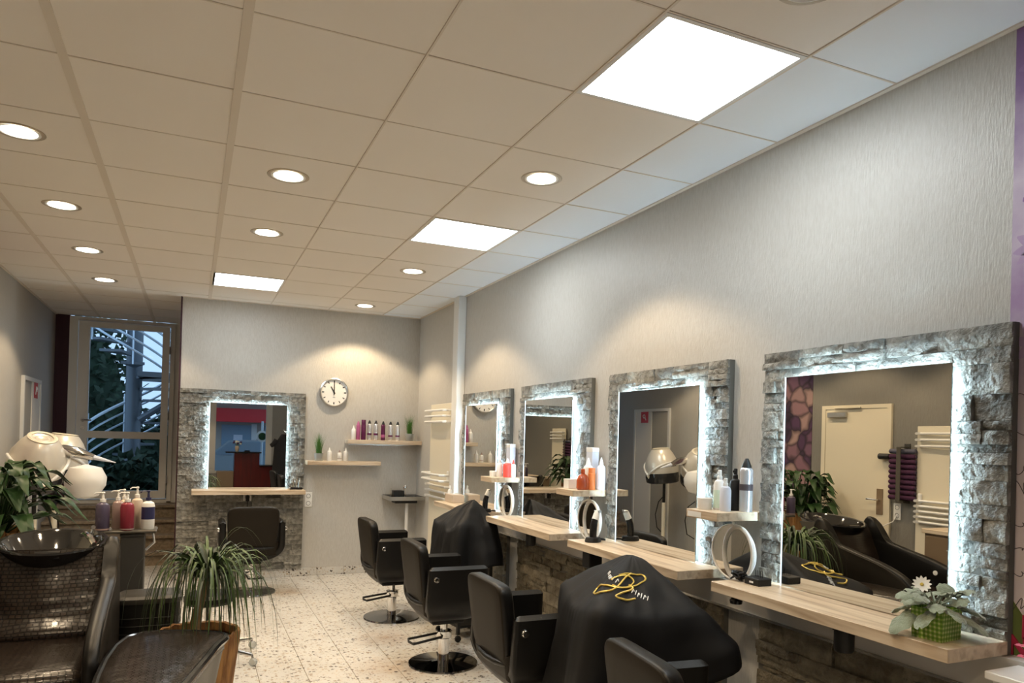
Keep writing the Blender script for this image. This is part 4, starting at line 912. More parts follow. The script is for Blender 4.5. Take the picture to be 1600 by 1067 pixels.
MB().lathe([(0.025,-0.1585),(0.025,-0.154),(0,-0.153)], n=16).xf(Matrix.Translation((-0.01,0.40,0.928)) @ Matrix.Rotation(R(7),4,'X')).build('drain','chrome',bw)
MB().tube([(-0.06,0.15,0.875),(0.06,0.15,0.875)],0.03,12).build('neck_rest','black_gloss',ws)
MB().tube([(0.12,0.50,0.945),(0.15,0.44,0.96),(0.185,0.36,0.945),(0.21,0.30,0.915)],[0.012,0.015,0.018,0.014],10).build('hand_shower','chrome',ws)
MB().tube([(0.17,0.56,0.935),(0.17,0.56,0.98),(0.18,0.52,0.99)],0.012,10).build('tap','chrome',ws)
MB().box(-0.17,0.30,0.0,0.17,0.55,0.775,0.02).build('column','grey_plastic',ws)
MB().prism([(0.20,0.82),(0.44,0.82),(0.50,0.91),(0.30,0.92)],0.27,0.30,'x').build('bowl_bracket','grey_shell',ws)
# second crocodile seat
fs = thing('foot_bench', 'crocodile-patterned leather leg bench with black rolled edge beside the bark planter', 'bench', (-0.85, 1.235, 0))
cor = [(-0.20,0.53),(0.265,0.47),(0.225,0.20),(0.08,-0.38),(0.02,-0.62),(-0.245,-0.58)]
def inset(P, s, z_): 
    cx, cy_ = -0.02, 0.0; return [(cx+(p[0]-cx)*s, cy_+(p[1]-cy_)*s, z_) for p in P]
cs_ = smooth_poly(cor, 5)
mbs = MB().loft([inset(cs_,0.97,0.42), inset(cs_,0.97,0.485), inset(cs_,0.93,0.50), inset(cs_,0.7,0.512), inset(cs_,0.3,0.516)])
croc(mbs, 'seat_pad', fs, sharp=3.0)
MB().tube([(p[0],p[1],p[2]) for p in inset(cs_,0.985,0.478)],0.021,8,closed=True).build('rolled_edge','black_gloss',fs)
MB().loft([inset(cs_,0.80,0.20), inset(cs_,0.965,0.45)]).build('side_shell','grey_shell',fs)
MB().box(-0.18,-0.35,0,0.05,0.35,0.20,0.01).build('foot','black',fs)
# product tower with bottles
tw = thing('product_tower', 'dark grey product tower with tray behind the wash chair', 'trolley', (-1.12, 2.76, 0))
MB().box(-0.175,-0.10,0.925,0.165,0.11,0.945,0.006).build('tray','grey_shell',tw); MB().box(-0.045,-0.08,0.06,0.095,0.07,0.924,0.006).build('column','grey_plastic',tw)
MB().box(-0.048,-0.085,0.90,0.098,0.075,0.926,0.006).build('column_cap','grey_shell',tw); MB().box(-0.12,-0.12,0.0,0.14,0.12,0.06,0.01).build('base','black',tw)
MB().tube([(0.14,0.0,0.92),(0.15,0.02,0.85),(0.10,0.03,0.80)],0.008,6).build('side_hook','white_plastic',tw)
G3 = 'pump bottles on the product tower tray'; z = 0.945
bottle('pump', (-1.270, 2.70, z), 0.041, 0.262, 'lilac', 'white_plastic', 'purple pump bottle at the left end of the tray', 'bottle', G3, ('mauve', 0.02, 0.06))
bottle('pump', (-1.190, 2.78, z), 0.034, 0.268, 'mauve', 'white_plastic', 'dusty pink pump bottle between the purple and red bottles', 'bottle', G3)
bottle('pump', (-1.160, 2.850, z), 0.030, 0.270, 'ivory', 'white_plastic', 'ivory pump bottle standing behind the pink and red bottles', 'bottle', G3)
bottle('pump', (-1.130, 2.70, z), 0.041, 0.262, 'pink_red', 'white_plastic', 'red pump bottle in the middle of the tray', 'bottle', G3, ('mauve', 0.02, 0.05))
bottle('pump', (-1.080, 2.80, z), 0.036, 0.290, 'ivory', 'white_plastic', 'tallest ivory pump bottle right of the red bottle', 'bottle', G3)
bottle('pump', (-1.010, 2.72, z), 0.040, 0.270, 'white_plastic', 'navy', 'white bottle with dark blue pump and label at the tray end', 'bottle', G3, ('navy', 0.25, 0.55))
# box with grey lid
t = thing('lidded_bin', 'black ribbed bin with rounded grey lid behind the leather bench', 'bin', (-0.975, 2.49, 0))
rr_ = [(p[0], p[1]) for p in sup(5, 0.185, 0.14, 40)]
MB().loft([[(p[0]*0.9,p[1]*0.9,0.0) for p in rr_], [(p[0]*0.97,p[1]*0.97,0.53) for p in rr_]]).build('body','black',t)
MB().loft([[(p[0],p[1],0.53) for p in rr_], [(p[0]*1.03,p[1]*1.03,0.545) for p in rr_], [(p[0]*1.02,p[1]*1.02,0.56) for p in rr_], [(p[0]*0.9,p[1]*0.9,0.575) for p in rr_]]).build('lid','grey_plastic',t)
for k in range(9):
    zz = 0.06+k*0.048; s = lerp(0.9,0.97,zz/0.5)+0.004
    MB().tube([(p[0]*s,p[1]*s,zz) for p in rr_],0.004,6,closed=True).build('rib','black',t)
# rolling stool behind the palm
t = thing('rolling_stool', 'rolling stool with chrome star base behind the drooping palm', 'stool', (-0.62, 2.88, 0))
MB().lathe([(0.15,0.40),(0.165,0.42),(0.165,0.45),(0.14,0.47),(0,0.475)],n=32).build('seat','black_leather',t); MB().tube([(0,0,0.09),(0,0,0.40)],0.022,12).build('post','chrome',t)
for k in range(5):
    a = k*2*PI/5-0.69; c_, s_ = math.cos(a), math.sin(a)
    lg = MB().tube([(0,0,0.105),(c_*0.2,s_*0.2,0.09),(c_*0.36,s_*0.36,0.075)],[0.018,0.015,0.012],8).build('leg','steel',t)
    MB().lathe([(0.024,-0.016),(0.027,-0.008),(0.027,0.008),(0.024,0.016)],n=16).xf(Matrix.Translation((c_*0.37,s_*0.37,0.028)) @ Matrix.Rotation(a,4,'Z') @ Matrix.Rotation(PI/2,4,'X')).build('caster','clear_glass',lg)
    MB().tube([(c_*0.36,s_*0.36,0.075),(c_*0.365,s_*0.365,0.05)],0.008,6).build('caster_stem','dark_chrome',lg)
# ================================================================== plants
def blade(pts, w, side, curl=0.0):
    vs = []; n = len(pts)
    for k, p in enumerate(pts):
        s = k/(n-1); ww = w*(0.55+0.45*math.sin(PI*min(1, s*1.6+0.2)))*(1-s**4*0.92)
        vs += [p-side*ww+Vector((0,0,curl*ww)), p+Vector((0,0,-curl*ww*0.3)), p+side*ww+Vector((0,0,curl*ww))]
    fs = []
    for k in range(n-1): a = k*3; fs += [(a, a+1, a+4, a+3), (a+1, a+2, a+5, a+4)]
    return vs, fs
pp = thing('ponytail_palm', 'drooping ponytail palm in an orange bark planter on the floor', 'potted plant', (-0.70, 2.02, 0))
rb = []; rnd = random.Random(11); nb_ = 40
for zz, s in ((0.0,0.80),(0.05,0.84),(0.2,0.90),(0.35,0.97),(0.415,1.0),(0.43,0.97),(0.425,0.90),(0.38,0.88)):
    rb.append([(0.235*s*math.cos(2*PI*k/nb_)*(1+(0.05*nz(k*1.3,zz*1.5,3) if s > 0.89 or zz < 0.36 else 0)), 0.235*s*math.sin(2*PI*k/nb_)*(1+0.05*nz(k*1.3,zz*1.5,3)), zz+(0.012*nz(k*0.9,2.2) if zz > 0.4 else 0)) for k in range(nb_)])
MB().loft(rb, True, False).add(rb[0], [tuple(range(nb_))]).build('planter','bark',pp, sharp=0.7)
MB().lathe([(0.2,0.375),(0.1,0.385),(0,0.39)], n=24).build('soil','soil',pp)
MB().tube([(-0.02,0,0.38),(-0.015,0,0.45),(0.0,0,0.55),(0.025,0,0.66),(0.05,0.0,0.76)],[0.045,0.034,0.026,0.022,0.020],12).build('trunk','trunk',pp)
rnd = random.Random(5); crown = Vector((0.05, 0, 0.77))
for k in range(165):
    a = rnd.uniform(0, 2*PI); up_ = rnd.uniform(0.07, 0.22); out = rnd.uniform(0.14, 0.43); L_ = rnd.uniform(0.32, 0.62)
    if math.cos(a-PI) > 0.3: out *= 1.12
    d = Vector((math.cos(a), math.sin(a), 0)); side = Vector((-math.sin(a), math.cos(a), 0)); tw_ = rnd.uniform(-0.5, 0.5); z0 = crown.z+rnd.uniform(-0.06, 0.02)
    side = (side*math.cos(tw_)+Vector((0,0,1))*math.sin(tw_)).normalized()
    pts = []; n = 9; sw_ = rnd.uniform(-0.06, 0.06)
    for q in range(n):
        s = q/(n-1); x = out*(1-(1-s)**2.2); zz = up_*math.sin(min(PI, s*PI*0.95)*0.9)*1.1 - max(0, s-0.28)**1.25*L_*1.35
        pts.append(Vector((crown.x+d.x*x+side.x*sw_*s*s, crown.y+d.y*x+side.y*sw_*s*s, max(z0+zz, 0.02))))
    vs, fs_ = blade(pts, rnd.uniform(0.006, 0.0125), side, 0.3)
    MB().add(vs, fs_).build('leaf', 'leaf_palm' if rnd.random() < 0.72 else 'leaf_palm_dark', pp, sharp=3.0)
# two long arching leaves
for (a, L_) in ((R(-8), 0.34), (R(5), 0.30)):
    d = Vector((math.cos(a), math.sin(a), 0)); pts = [Vector((0.05,0,0.78))+d*(L_*s)+Vector((0,0,0.28*math.sin(s*2.75)-0.05*s)) for s in [q/10 for q in range(11)]]
    vs, fs_ = blade(pts, 0.005, Vector((-d.y, d.x, 0)), 0.2); MB().add(vs, fs_).build('leaf','leaf_palm',pp, sharp=3.0)
# peace lily in a wooden barrel planter
pl = thing('peace_lily', 'broad-leaved dark green plant in a wooden barrel planter at the left edge', 'potted plant', (-1.95, 3.22, 0))
for k in range(20):
    a = 2*PI*k/20; w = 0.034
    MB().box(-w,0.19,0.0,w,0.225,0.90+0.008*(k % 3),0.006).xf(Matrix.Rotation(a,4,'Z')).build('stave','bark',pl)
MB().lathe([(0.19,0.02),(0.19,0.86),(0,0.87)],n=24).build('soil','soil',pl)
for zz in (0.2,0.7): MB().lathe([(0.229,zz),(0.231,zz+0.005),(0.231,zz+0.03),(0.229,zz+0.035)],n=40,caps=False).build('hoop','steel',pl)
rnd = random.Random(21)
def lily_leaf(base, d, reach, rise, droop, wd, par, mt='leaf_dark'):
    side = Vector((-d.y, d.x, 0)).normalized(); pet = [base + d*(reach*0.55*s) + Vector((0,0,rise*(1-(1-s)**1.6))) for s in [q/5 for q in range(6)]]
    lf = MB().tube(pet, 0.0045, 5).build('leaf_stem', mt, par)
    p0 = pet[-1]; n = 8; vs = []; fs_ = []
    for q in range(n+1):
        s = q/n; p = p0 + d*(reach*0.75*s) + Vector((0,0,0.03*math.sin(PI*s)-droop*s*s)); ww = wd*math.sin(PI*(0.04+0.96*s)**0.75)**0.9 if 0 < s < 1 else 0.004
        for e in (-1,-0.5,0,0.5,1): vs.append(p+side*ww*e+Vector((0,0,0.22*ww*abs(e)**1.5-0.012*math.sin(s*9)*e*e)))
    for q in range(n):
        for e in range(4): a = q*5+e; fs_.append((a,a+1,a+6,a+5))
    MB().add(vs, fs_).build('leaf_blade', mt, lf, sharp=3.0)
for k in range(105):
    a = rnd.uniform(0, 2*PI); d = Vector((math.cos(a), math.sin(a), 0)); lv = rnd.random(); rs_ = 0.62 if d.x < -0.2 else 1.0
    lily_leaf(Vector((d.x*0.05, d.y*0.05, 0.86)), d, rs_*rnd.uniform(0.18,0.42)*(1.1-lv*0.3), 0.08+lv*0.40, rnd.uniform(0.03,0.14), rnd.uniform(0.035,0.060), pl)
# violet in a gingham pot on the nearest ledge
vp = thing('potted_violet', 'grey-green plant with a white flower in a green gingham pot', 'potted plant', (1.50, -0.985, LEDGE), 0.10)
pot = [(0.055,0.05),(-0.055,0.05),(-0.055,-0.05),(0.055,-0.05)]
MB().loft([[(x*0.98,y_*0.98,0.0) for x,y_ in pot],[(x*1.04,y_*1.04,0.10) for x,y_ in pot],[(x*0.98,y_*0.98,0.10) for x,y_ in pot],[(x*0.96,y_*0.96,0.08) for x,y_ in pot]]).build('pot','gingham',vp)
MB().box(-0.05,-0.046,0.078,0.05,0.046,0.086).build('soil','soil',vp)
rnd = random.Random(9)
for k in range(24):
    a = k*2.4; lv = k/24; d = Vector((math.cos(a), math.sin(a), 0)); side = Vector((-d.y, d.x, 0))
    el = lerp(R(-18), R(52), lv)+rnd.uniform(-0.2,0.2); reach = lerp(0.140, 0.090, lv)*rnd.uniform(0.85,1.1); wd = lerp(0.036, 0.027, lv)*rnd.uniform(0.85,1.1); n = 8; vs = []; fs_ = []
    f_ = (d*math.cos(el)+Vector((0,0,math.sin(el)))).normalized(); up_ = side.cross(f_); up_ = up_ if up_.z > 0 else -up_
    tw_ = rnd.uniform(-0.45,0.45); sd = (side*math.cos(tw_)+up_*math.sin(tw_)).normalized()
    p0 = d*0.022+Vector((0,0,lerp(0.100,0.125,lv)))
    st_ = MB().tube([Vector((d.x*0.01,d.y*0.01,0.084)), p0, p0+f_*reach*0.35], 0.0028, 5).build('leaf_stem','leaf_violet',vp)
    for q in range(n+1):
        s = q/n; p = p0+f_*(reach*(0.3+0.7*s))-Vector((0,0,0.5*reach*s*s*0.5)); ww = wd*(math.sin(PI*(0.12+0.82*s))**0.55) if s < 1 else 0.008
        for e in (-1,-0.6,0,0.6,1): vs.append(p+sd*ww*e+up_*(-0.20*ww*abs(e)**2+0.0035*math.sin(s*14+abs(e)*4)))
    for q in range(n):
        for e in range(4): i = q*5+e; fs_.append((i,i+1,i+6,i+5))
    MB().add(vs, fs_).build('leaf_blade','leaf_violet',st_, sharp=3.0)
fc = Vector((-0.035, 0.03, 0.172)); fnn = Vector((-0.75, -0.45, 0.5)).normalized(); ta = fnn.orthogonal().normalized(); tb = fnn.cross(ta)
fl_ = MB().tube([(0,0,0.09),(-0.01,0.015,0.15),tuple(fc-fnn*0.004)],0.0022,5).build('flower_stem','leaf_violet',vp)
for k in range(12):
    a = 2*PI*k/12; d = ta*math.cos(a)+tb*math.sin(a); sd = fnn.cross(d); vs = []
    for q in range(5):
        s = q/4; p = fc+d*(0.005+0.024*s)+fnn*(0.004*s*s); ww = 0.0062*math.sin(PI*(0.15+0.8*s)); vs += [p-sd*ww, p+sd*ww]
    MB().add(vs, [(2*q,2*q+1,2*q+3,2*q+2) for q in range(4)]).build('petal','petal_white',fl_, sharp=3.0)
MB().lathe([(0.006,0),(0.005,0.003),(0,0.004)],n=10).xf(Matrix.Translation(fc) @ fnn.to_track_quat('Z','Y').to_matrix().to_4x4()).build('flower_centre','petal_yellow',fl_)

# ================================================================== hood dryers
def hood(loc, rz, tilt, label, wedge):
    t = thing('hood_dryer', label, 'hood dryer', loc, rz, 'hood dryers by the left wall')
    MB().tube([(0,0,0.10),(0,0,0.78)],0.026,14).build('lower_pole','cream_metal',t); MB().tube([(0,0,0.78),(0,0,1.10)],0.018,12).build('upper_pole','black',t)
    for k in range(5):
        a = k*2*PI/5; lg = MB().tube([(0,0,0.11),(0.16*math.cos(a),0.16*math.sin(a),0.08),(0.27*math.cos(a),0.27*math.sin(a),0.06)],[0.02,0.016,0.012],8).build('leg','cream_metal',t)
        MB().lathe([(0.022,-0.012),(0.025,0),(0.022,0.012)],n=14).xf(Matrix.Translation((0.275*math.cos(a),0.275*math.sin(a),0.0255)) @ Matrix.Rotation(PI/2,4,'X')).build('caster','black',lg)
    MB().tube([(0.0,0.03,0.85),(0.0,0.12,0.78),(0.02,0.16,0.60),(0.01,0.13,0.42),(0,0.03,0.36)],0.007,6).build('power_cord','black',t)
    A = Matrix.Translation((0.05,0,1.30)) @ Matrix.Rotation(tilt,4,'Y')
    MB().lathe([(0.225,-0.10),(0.232,-0.02),(0.215,0.06),(0.165,0.16),(0.125,0.215),(0.110,0.225),(0.085,0.222)],n=48,caps=False).xf(A).build('dome','pearl',t)
    rg = MB().lathe([(0.112,0.222),(0.118,0.232),(0.10,0.238),(0.085,0.232)],n=40,caps=False).xf(A).build('top_ring','cream_metal',t)
    MB().lathe([(0.086,0.226),(0.06,0.218),(0.05,0.222),(0.035,0.214),(0,0.212)],n=32,caps=False).xf(A).build('vent','pearl',rg)
    MB().lathe([(0.222,-0.10),(0.230,-0.16),(0.22,-0.23),(0.205,-0.24),(0.214,-0.16),(0.21,-0.10)],n=48,caps=False).xf(A).build('visor','visor',t)
    MB().lathe([(0.21,-0.09),(0.2,0.04),(0.12,0.18),(0,0.20)],n=32,caps=False).xf(A).build('inner_shell','black',t)
    # bracket bow round the dome
    bow = [A @ Vector((0.238*math.cos(a), 0.238*math.sin(a), 0.05-0.17*(1-abs(math.sin(a))))) for a in [R(-95)+R(190)*q/20 for q in range(21)]]
    MB().tube(bow,0.014,8).build('bracket_bow','white_plastic',t)
    MB().tube([tuple(A @ Vector((0.236,0,-0.12))),(0.23,0,1.10),(0.08,0,1.06),(0,0,1.08)],[0.02,0.022,0.022,0.02],10).build('joint','cream_metal',t)
    if wedge:
        Q = Matrix.Rotation(-rz,4,'Z'); q_ = lambda *p: tuple(Q @ Vector(p))
        MB().tube([q_(0.20,0,1.40),q_(0.33,-0.02,1.37),q_(0.46,-0.03,1.33)],[0.045,0.052,0.028],16).build('nozzle','chrome',t)
        MB().tube([q_(0.46,-0.03,1.33),q_(0.64,-0.05,1.285)],[0.024,0.004],8).build('nozzle_tip','pale_blue',t)
        MB().lathe([(0.0,-0.16),(0.10,-0.13),(0.155,-0.04),(0.16,0.03),(0.12,0.11),(0,0.14)],n=32).xf(Matrix.Translation(q_(0.46,-0.56,1.15))).build('side_shell','white_plastic',t); MB().tube([(0,0,1.04),q_(0.22,-0.28,1.06),q_(0.42,-0.50,1.10)],0.014,8).build('side_arm','cream_metal',t)
    return t
hood((-2.04, 5.08, 0), R(-62), R(27), 'champagne hood dryer with chrome nozzle, nearer of the two by the left wall', True)
hood((-1.98, 5.74, 0), R(0), R(6), 'plain champagne hood dryer, farther of the two by the left wall', False)

# ================================================================== print and letters at the right picture edge
mr_ = thing('flower_print', 'lilac watercolour flower print with handwriting on the wall at the right edge', 'mural', (XR, -1.066, 0))
MB().box(-0.004,-1.9,0.93,0,0,H-0.01).build('paper','watercolour',mr_)
rnd = random.Random(4)
def petals(y, zc, n, r, mt):
    for k in range(n):
        a = 2*PI*k/n+rnd.uniform(-0.2,0.2); vs = []; d = (math.cos(a), math.sin(a))
        for q in range(7):
            s = q/6; w = r*0.22*math.sin(PI*(0.06+0.9*s)); c_ = (y+d[0]*r*s, zc+d[1]*r*s); vs += [(-0.0055, c_[0]-d[1]*w, c_[1]+d[0]*w), (-0.0055, c_[0]+d[1]*w, c_[1]-d[0]*w)]
        fq = [(2*q,2*q+1,2*q+3,2*q+2) for q in range(6)]; ok_ = all(v[1] < -0.001 for v in vs)
        if ok_: MB().add(vs, fq).build('printed_petal', mt, mr_, flat=True)
mat('petal_lilac', (0.43,0.31,0.49), 0.6); mat('petal_deep', (0.26,0.15,0.34), 0.6)
petals(-0.09, 2.27, 9, 0.085, 'petal_lilac'); petals(-0.12, 2.88, 8, 0.11, 'petal_deep'); petals(-0.08, 1.96, 7, 0.075, 'petal_lilac'); petals(-0.25, 2.4, 9, 0.22, 'petal_deep')
for (zc, am) in ((1.78,0.012),(1.66,0.010),(1.54,0.02),(1.48,0.03),(1.36,0.008),(1.28,0.007),(1.20,0.010),(1.10,0.03)):
    pts = [(-0.0045, -0.012-0.002*q-0.008*math.sin(q*0.43), zc+am*0.8*math.sin(q*0.43+zc*40)*(0.6+0.4*math.sin(q*0.12))+0.0004*q) for q in range(180)]
    MB().tube(pts, 0.0012, 4).build('handwriting', 'ink', mr_)
mat('print_green', (0.10,0.13,0.03), 0.7)
MB().add([(-0.0048,-0.001,0.94),(-0.0048,-0.14,0.94),(-0.0048,-0.08,1.05),(-0.0048,-0.02,1.13),(-0.0048,-0.001,1.14)],[(0,1,2,3,4)]).build('printed_leaf','print_green',mr_)
def letters(txt, y, zc, size):
    cu = bpy.data.curves.new('letter', 'FONT'); cu.body = txt; cu.size = size; cu.extrude = 0.003; cu.offset = 0.004
    o = bpy.data.objects.new('letter_tmp', cu); COL.objects.link(o); dg = bpy.context.evaluated_depsgraph_get(); me = bpy.data.meshes.new_from_object(o.evaluated_get(dg)); bpy.data.objects.remove(o)
    me.materials.append(M('letter_red')); p = put('letter', me, mr_, (-0.008, y, zc), (PI/2, 0, -PI/2)); return p
letters('H', -0.060, 1.005, 0.10); letters('NE', -0.018, 0.945, 0.085)
# white sill with pink flowers at the lower right corner
sl = thing('window_sill_cabinet', 'white sill cabinet at the lower right corner below the flower print', 'cabinet', (XR-0.12, -1.60, 0))
MB().box(-0.10,-0.48,0.9,0.115,0.455,0.925,0.003).build('top','white_plastic',sl); MB().box(-0.08,-0.46,0,0.115,0.44,0.899).build('body','white_plastic',sl)
ff = thing('flower_bunch', 'small bunch of pink flowers on the white sill at the lower right corner', 'flowers', (1.585, -1.255, 0.925))
MB().lathe([(0.03,0),(0.035,0.03),(0.028,0.05)],n=16).build('pot','white_plastic',ff)
for k in range(9):
    a = k*0.9; hd = Vector((0.045*math.cos(a), 0.045*math.sin(a), 0.06+0.012*(k % 3)))
    s_ = MB().tube([(0,0,0.04), tuple(hd)],0.0025,5).build('stem','leaf_grass',ff)
    for q in range(5):
        b_ = q*2*PI/5; c_ = hd+Vector((0.012*math.cos(b_),0.012*math.sin(b_),0.004)); MB().lathe([(0.0,-0.002),(0.009,0.0),(0.0,0.003)],n=8).xf(Matrix.Translation(c_)).build('petal','petal_pink',s_)

# ================================================================== reception side, seen in the mirrors
rd = thing('reception_desk', 'dark red wooden reception desk reflected in the back wall mirror', 'desk', (0.40, -3.75, 0))
MB().box(-0.26,-0.2,0,0.28,0.2,1.12).build('tall_front','desk_red',rd); MB().box(-0.45,-0.26,1.12,0.32,0.26,1.15,0.004).build('tall_top','black_gloss',rd)
MB().box(0.28,-0.2,0,0.62,0.18,0.82).build('low_front','desk_red',rd); MB().box(0.281,-0.24,0.82,0.66,0.24,0.85,0.004).build('low_top','black_gloss',rd)
for x in (-0.08,0.10): MB().box(x-0.002,0.2,0.03,x+0.002,0.203,1.10).build('groove','black',rd)
MB().box(-0.62,-0.2,0,-0.27,0.2,0.70,0.004).build('side_wing','cabinet_brown',rd)
vs_ = thing('flower_vase', 'white vase of flowers on the red reception desk', 'vase', (0.20, -3.72, 1.15))
MB().lathe([(0.03,0),(0.04,0.02),(0.05,0.10),(0.035,0.13)],n=18).build('vase','ivory',vs_)
rnd = random.Random(2)
for k in range(12):
    hd = Vector((rnd.uniform(-0.08,0.08), rnd.uniform(-0.05,0.05), rnd.uniform(0.17,0.26))); MB().tube([(0,0,0.11), tuple(hd)],0.003,5).build('stem','leaf_grass',vs_)
    MB().lathe([(0,-0.02),(0.024,-0.005),(0.022,0.012),(0,0.02)],n=10).xf(Matrix.Translation(hd)).build('bloom','plum' if k % 2 else 'petal_white',vs_)
dt = thing('desk_tray', 'small black tray on the red reception desk', 'tray', (0.42, -3.70, 1.15)); MB().box(-0.07,-0.05,0,0.07,0.05,0.01,0.003).build('plate','black',dt); MB().lathe([(0.05,0.01),(0.065,0.03),(0.06,0.032),(0.045,0.012)],n=20,caps=False).build('bowl','black_gloss',dt)
cs2 = thing('coat_stand', 'coat stand with chrome pole near the shop window', 'coat stand', (1.16, -2.25, 0))
MB().tube([(0,0,0.02),(0,0,1.72)],0.016,12).build('pole','chrome',cs2); MB().lathe([(0.18,0),(0.18,0.012),(0.03,0.03)],n=28).build('base','chrome',cs2)
for a in (0.3,1.9,3.4,5.0): MB().tube([(0,0,1.62),(0.08*math.cos(a),0.08*math.sin(a),1.63),(0.11*math.cos(a),0.11*math.sin(a),1.68)],0.008,8).build('hook','chrome',cs2)
ct = thing('black_coat', 'black garment hanging on the coat stand, reflected in the back wall mirror', 'garment', (1.06, -2.25, 0))
rg_ = []
for q in range(14):
    s = q/13; zz = lerp(1.58,0.42,s); wx = 0.05+0.13*min(1,s*5)+0.05*s; wy = 0.06+0.05*s
    rg_.append([((wx*(1+0.10*math.sin(k*1.3+q*0.2)*s))*math.cos(2*PI*k/28), wy*math.sin(2*PI*k/28), zz) for k in range(28)])
MB().loft(rg_).build('body','fabric_black',ct,sharp=3)
for s in (-1,): MB().tube([(s*0.14,0,1.45),(s*0.20,0.0,1.36),(s*0.265,0,1.32)],[0.06,0.055,0.04],12).build('sleeve','fabric_black',ct)
MB().tube([(0.14,0,1.45),(0.17,0.02,1.2),(0.17,0.03,0.95)],[0.06,0.055,0.045],12).build('sleeve','fabric_black',ct)

# ================================================================== outdoors: garden side
structure('garden_ground', MB().box(-6,YA+0.1,0.45,4,18,0.55), 'asphalt')
sc = thing('spiral_staircase', 'grey metal spiral staircase outside the glass garden door', 'staircase', (-1.64, 10.6, 0.55))
MB().tube([(0,0,0),(0,0,5.2)],0.12,20).build('centre_pole','stair_metal',sc)
NTR = 22
for k in range(NTR):
    a0 = R(200)-k*R(24); zz = 0.18*(k+1)-0.3
    if zz < 0.05: continue
    poly = [(0.15*math.cos(a0-0.2),0.15*math.sin(a0-0.2)),(0.78*math.cos(a0-0.21),0.78*math.sin(a0-0.21)),(0.78*math.cos(a0+0.21),0.78*math.sin(a0+0.21)),(0.15*math.cos(a0+0.2),0.15*math.sin(a0+0.2))]
    MB().prism(poly,zz,zz+0.04,'z').build('tread','stair_metal',sc)
for hgt in (0.25,0.42,0.59,0.76,0.93):
    pts = [(0.76*math.cos(R(200)-q*R(6)),0.76*math.sin(R(200)-q*R(6)),0.18*(q/4)-0.15+hgt) for q in range(0,4*NTR)]
    MB().tube(pts,0.018 if hgt < 0.9 else 0.026,6).build('rail','rail_metal',sc)
for k in range(0,NTR,2):
    a0 = R(200)-k*R(24); zz = 0.18*(k+1)-0.3; MB().tube([(0.76*math.cos(a0),0.76*math.sin(a0),zz),(0.76*math.cos(a0),0.76*math.sin(a0),zz+1.05)],0.014,6).build('baluster','rail_metal',sc)
MB().prism([(0.1,-0.9),(2.2,-0.9),(2.2,0.5),(0.1,0.5)],1.86,1.93,'z').build('landing','stair_metal',sc)
MB().tube([(0.1,-0.2,1.2),(1.0,-0.3,1.85)],0.05,8).build('brace','stair_metal',sc)
def bush(loc, sx, sy, sz, n, seed, label):
    t = thing('garden_shrub', label, 'shrub', loc, 0, 'shrubs in the garden'); rnd = random.Random(seed); b = MB()
    for k in range(n):
        a = rnd.uniform(0,2*PI); e = math.asin(rnd.uniform(-0.2,1)); rr2 = rnd.uniform(0.6,1.05); p = Vector((sx*rr2*math.cos(e)*math.cos(a), sy*rr2*math.cos(e)*math.sin(a), sz*(0.25+0.75*rr2*math.sin(e))))
        d = Vector((rnd.uniform(-1,1),rnd.uniform(-1,1),rnd.uniform(-0.6,1))).normalized(); sd = d.orthogonal().normalized(); l = rnd.uniform(0.10,0.24)
        b.add([p, p+d*l*0.5+sd*l*0.3, p+d*l, p+d*l*0.5-sd*l*0.3],[(0,1,2,3)])
    tag(b.build('leaves','hedge',t,flat=True),kind='stuff'); c = MB().lathe([(0.9,0.0),(1.0,0.3),(0.8,0.7),(0.4,0.9),(0.0,0.95)],n=20); c.v = [(v[0]*sx*0.8,v[1]*sy*0.8,v[2]*sz*0.92) for v in c.v]; c.build('dense_core','hedge',t,sharp=3)
bush((-2.9,12.6,0.55),1.35,0.7,3.4,3200,1,'tall dark shrub left of the spiral staircase'); bush((-1.15,12.4,0.55),0.65,0.5,1.3,1200,2,'dark shrub behind the spiral staircase foot'); bush((0.25,12.7,0.55),0.8,0.6,1.2,1200,3,'dark shrub right of the spiral staircase'); bush((-1.6,9.35,0.55),0.55,0.28,0.62,700,4,'low shrub just outside the garden door'); bush((-0.7,9.5,0.55),0.38,0.28,0.7,600,5,'low shrub right outside the garden door')
nb2 = thing('neighbour_building', 'pale house behind the garden', 'building', (0.3,16.2,0.55)); MB().box(-1.6,0,0,4,0.6,6.5).build('wall','facade',nb2)
for x in (-1.2,-0.4,0.4,1.4):
    for zz in (1.6,3.2): 
        f_ = MB().box(x-0.28,-0.03,zz,x+0.28,0,zz+1.0).build('window','white_paint',nb2); MB().box(x-0.22,-0.04,zz+0.06,x+0.22,-0.031,zz+0.94).build('pane','facade_pane',f_)
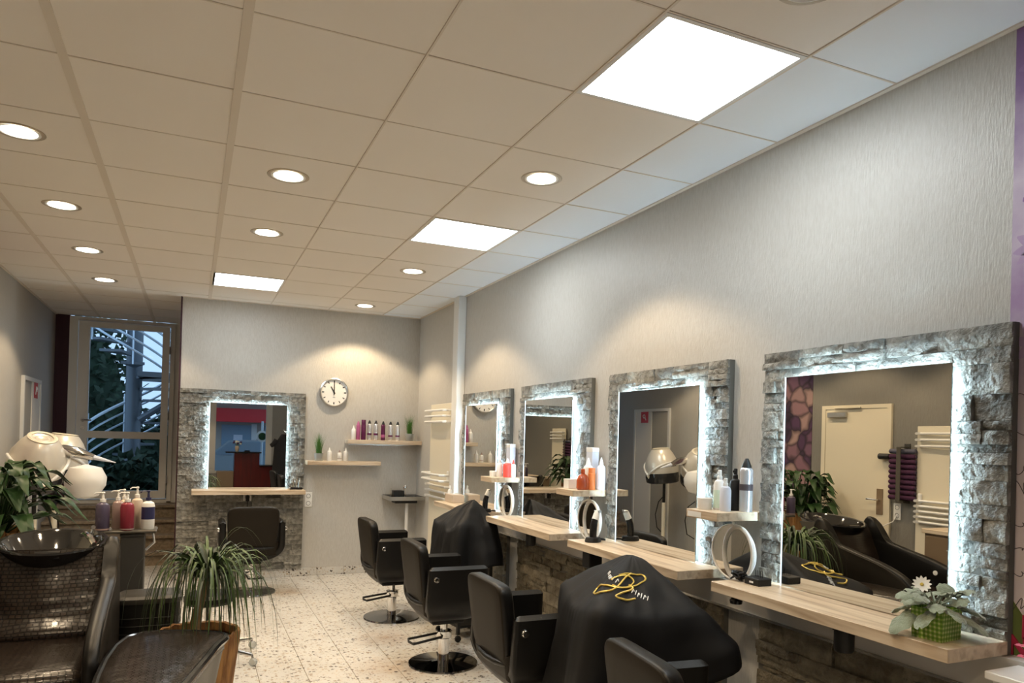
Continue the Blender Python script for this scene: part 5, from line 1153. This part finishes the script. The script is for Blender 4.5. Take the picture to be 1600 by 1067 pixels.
# outdoors: street side
structure('street', MB().box(-14,-22,-0.25,14,YF-0.1,-0.05), 'asphalt')
sh = thing('shop_row', 'grey shop building with a red awning band across the street', 'building', (0,-13.6,0)); MB().box(-9,-0.6,-0.05,9,0,7).build('wall','facade',sh)
MB().box(-6,0,1.95,6,0.75,2.42).build('red_band','red',sh)
for k in range(8): MB().box(-5.6+k*1.45,0.0,0.4,-4.5+k*1.45,0.03,1.85).build('shop_pane','facade_pane',sh)
rs = thing('round_street_sign', 'round pale street sign on a pole outside the shop window', 'sign', (0.95,-6.2,-0.05)); MB().tube([(0,0,0),(0,0,1.95)],0.03,10).build('pole','rail_metal',rs)
MB().lathe([(0.15,-0.015),(0.15,0.015)],n=32).xf(Matrix.Translation((0,0.04,1.55)) @ Matrix.Rotation(PI/2,4,'X')).build('disc','white_paint',rs); MB().lathe([(0.10,-0.02),(0.10,0.02)],n=32).xf(Matrix.Translation((0,0.05,1.55)) @ Matrix.Rotation(PI/2,4,'X')).build('inner_disc','leaf_dark',rs)
for k in range(7): MB().box(-4.6+k*1.45,0.0,0.3,-4.42+k*1.45,0.06,1.9).build('shop_post','white_paint',sh)
for k in range(7): MB().box(-5.2+k*1.45,0.03,0.9+0.2*(k%2),-4.9+k*1.45,0.06,1.5).build('shop_poster','white_plastic' if k % 2 else 'pale_blue',sh)
def car(loc, rz, label, mt):
    t = thing('parked_car', label, 'car', loc, rz)
    body = [(-2.0,0.35),(-2.05,0.75),(-1.75,0.95),(-1.1,1.0),(-0.6,1.42),(0.75,1.45),(1.35,1.05),(1.95,0.92),(2.05,0.6),(2.0,0.35)]
    MB().prism(body,-0.80,0.80,'y').build('body',mt,t)
    MB().prism([(-1.0,1.02),(-0.57,1.38),(0.70,1.41),(1.2,1.06)],-0.81,0.81,'y').build('side_window','facade_pane',t)
    for x in (-1.25,1.25):
        for s in (-1,1): MB().lathe([(0.30,-0.1),(0.32,0),(0.30,0.1)],n=24).xf(Matrix.Translation((x,s*0.74,0.32)) @ Matrix.Rotation(PI/2,4,'X')).build('wheel','tyre',t)
car((0.9,-7.4,-0.05),R(12),'pale blue car parked outside the shop window','car_blue'); car((5.9,-8.6,-0.05),R(8),'second pale car parked farther along the street','car_blue')

bush((0.4,-12.6,2.75),3.2,0.5,1.3,1500,8,'green foliage above the red awning across the street')
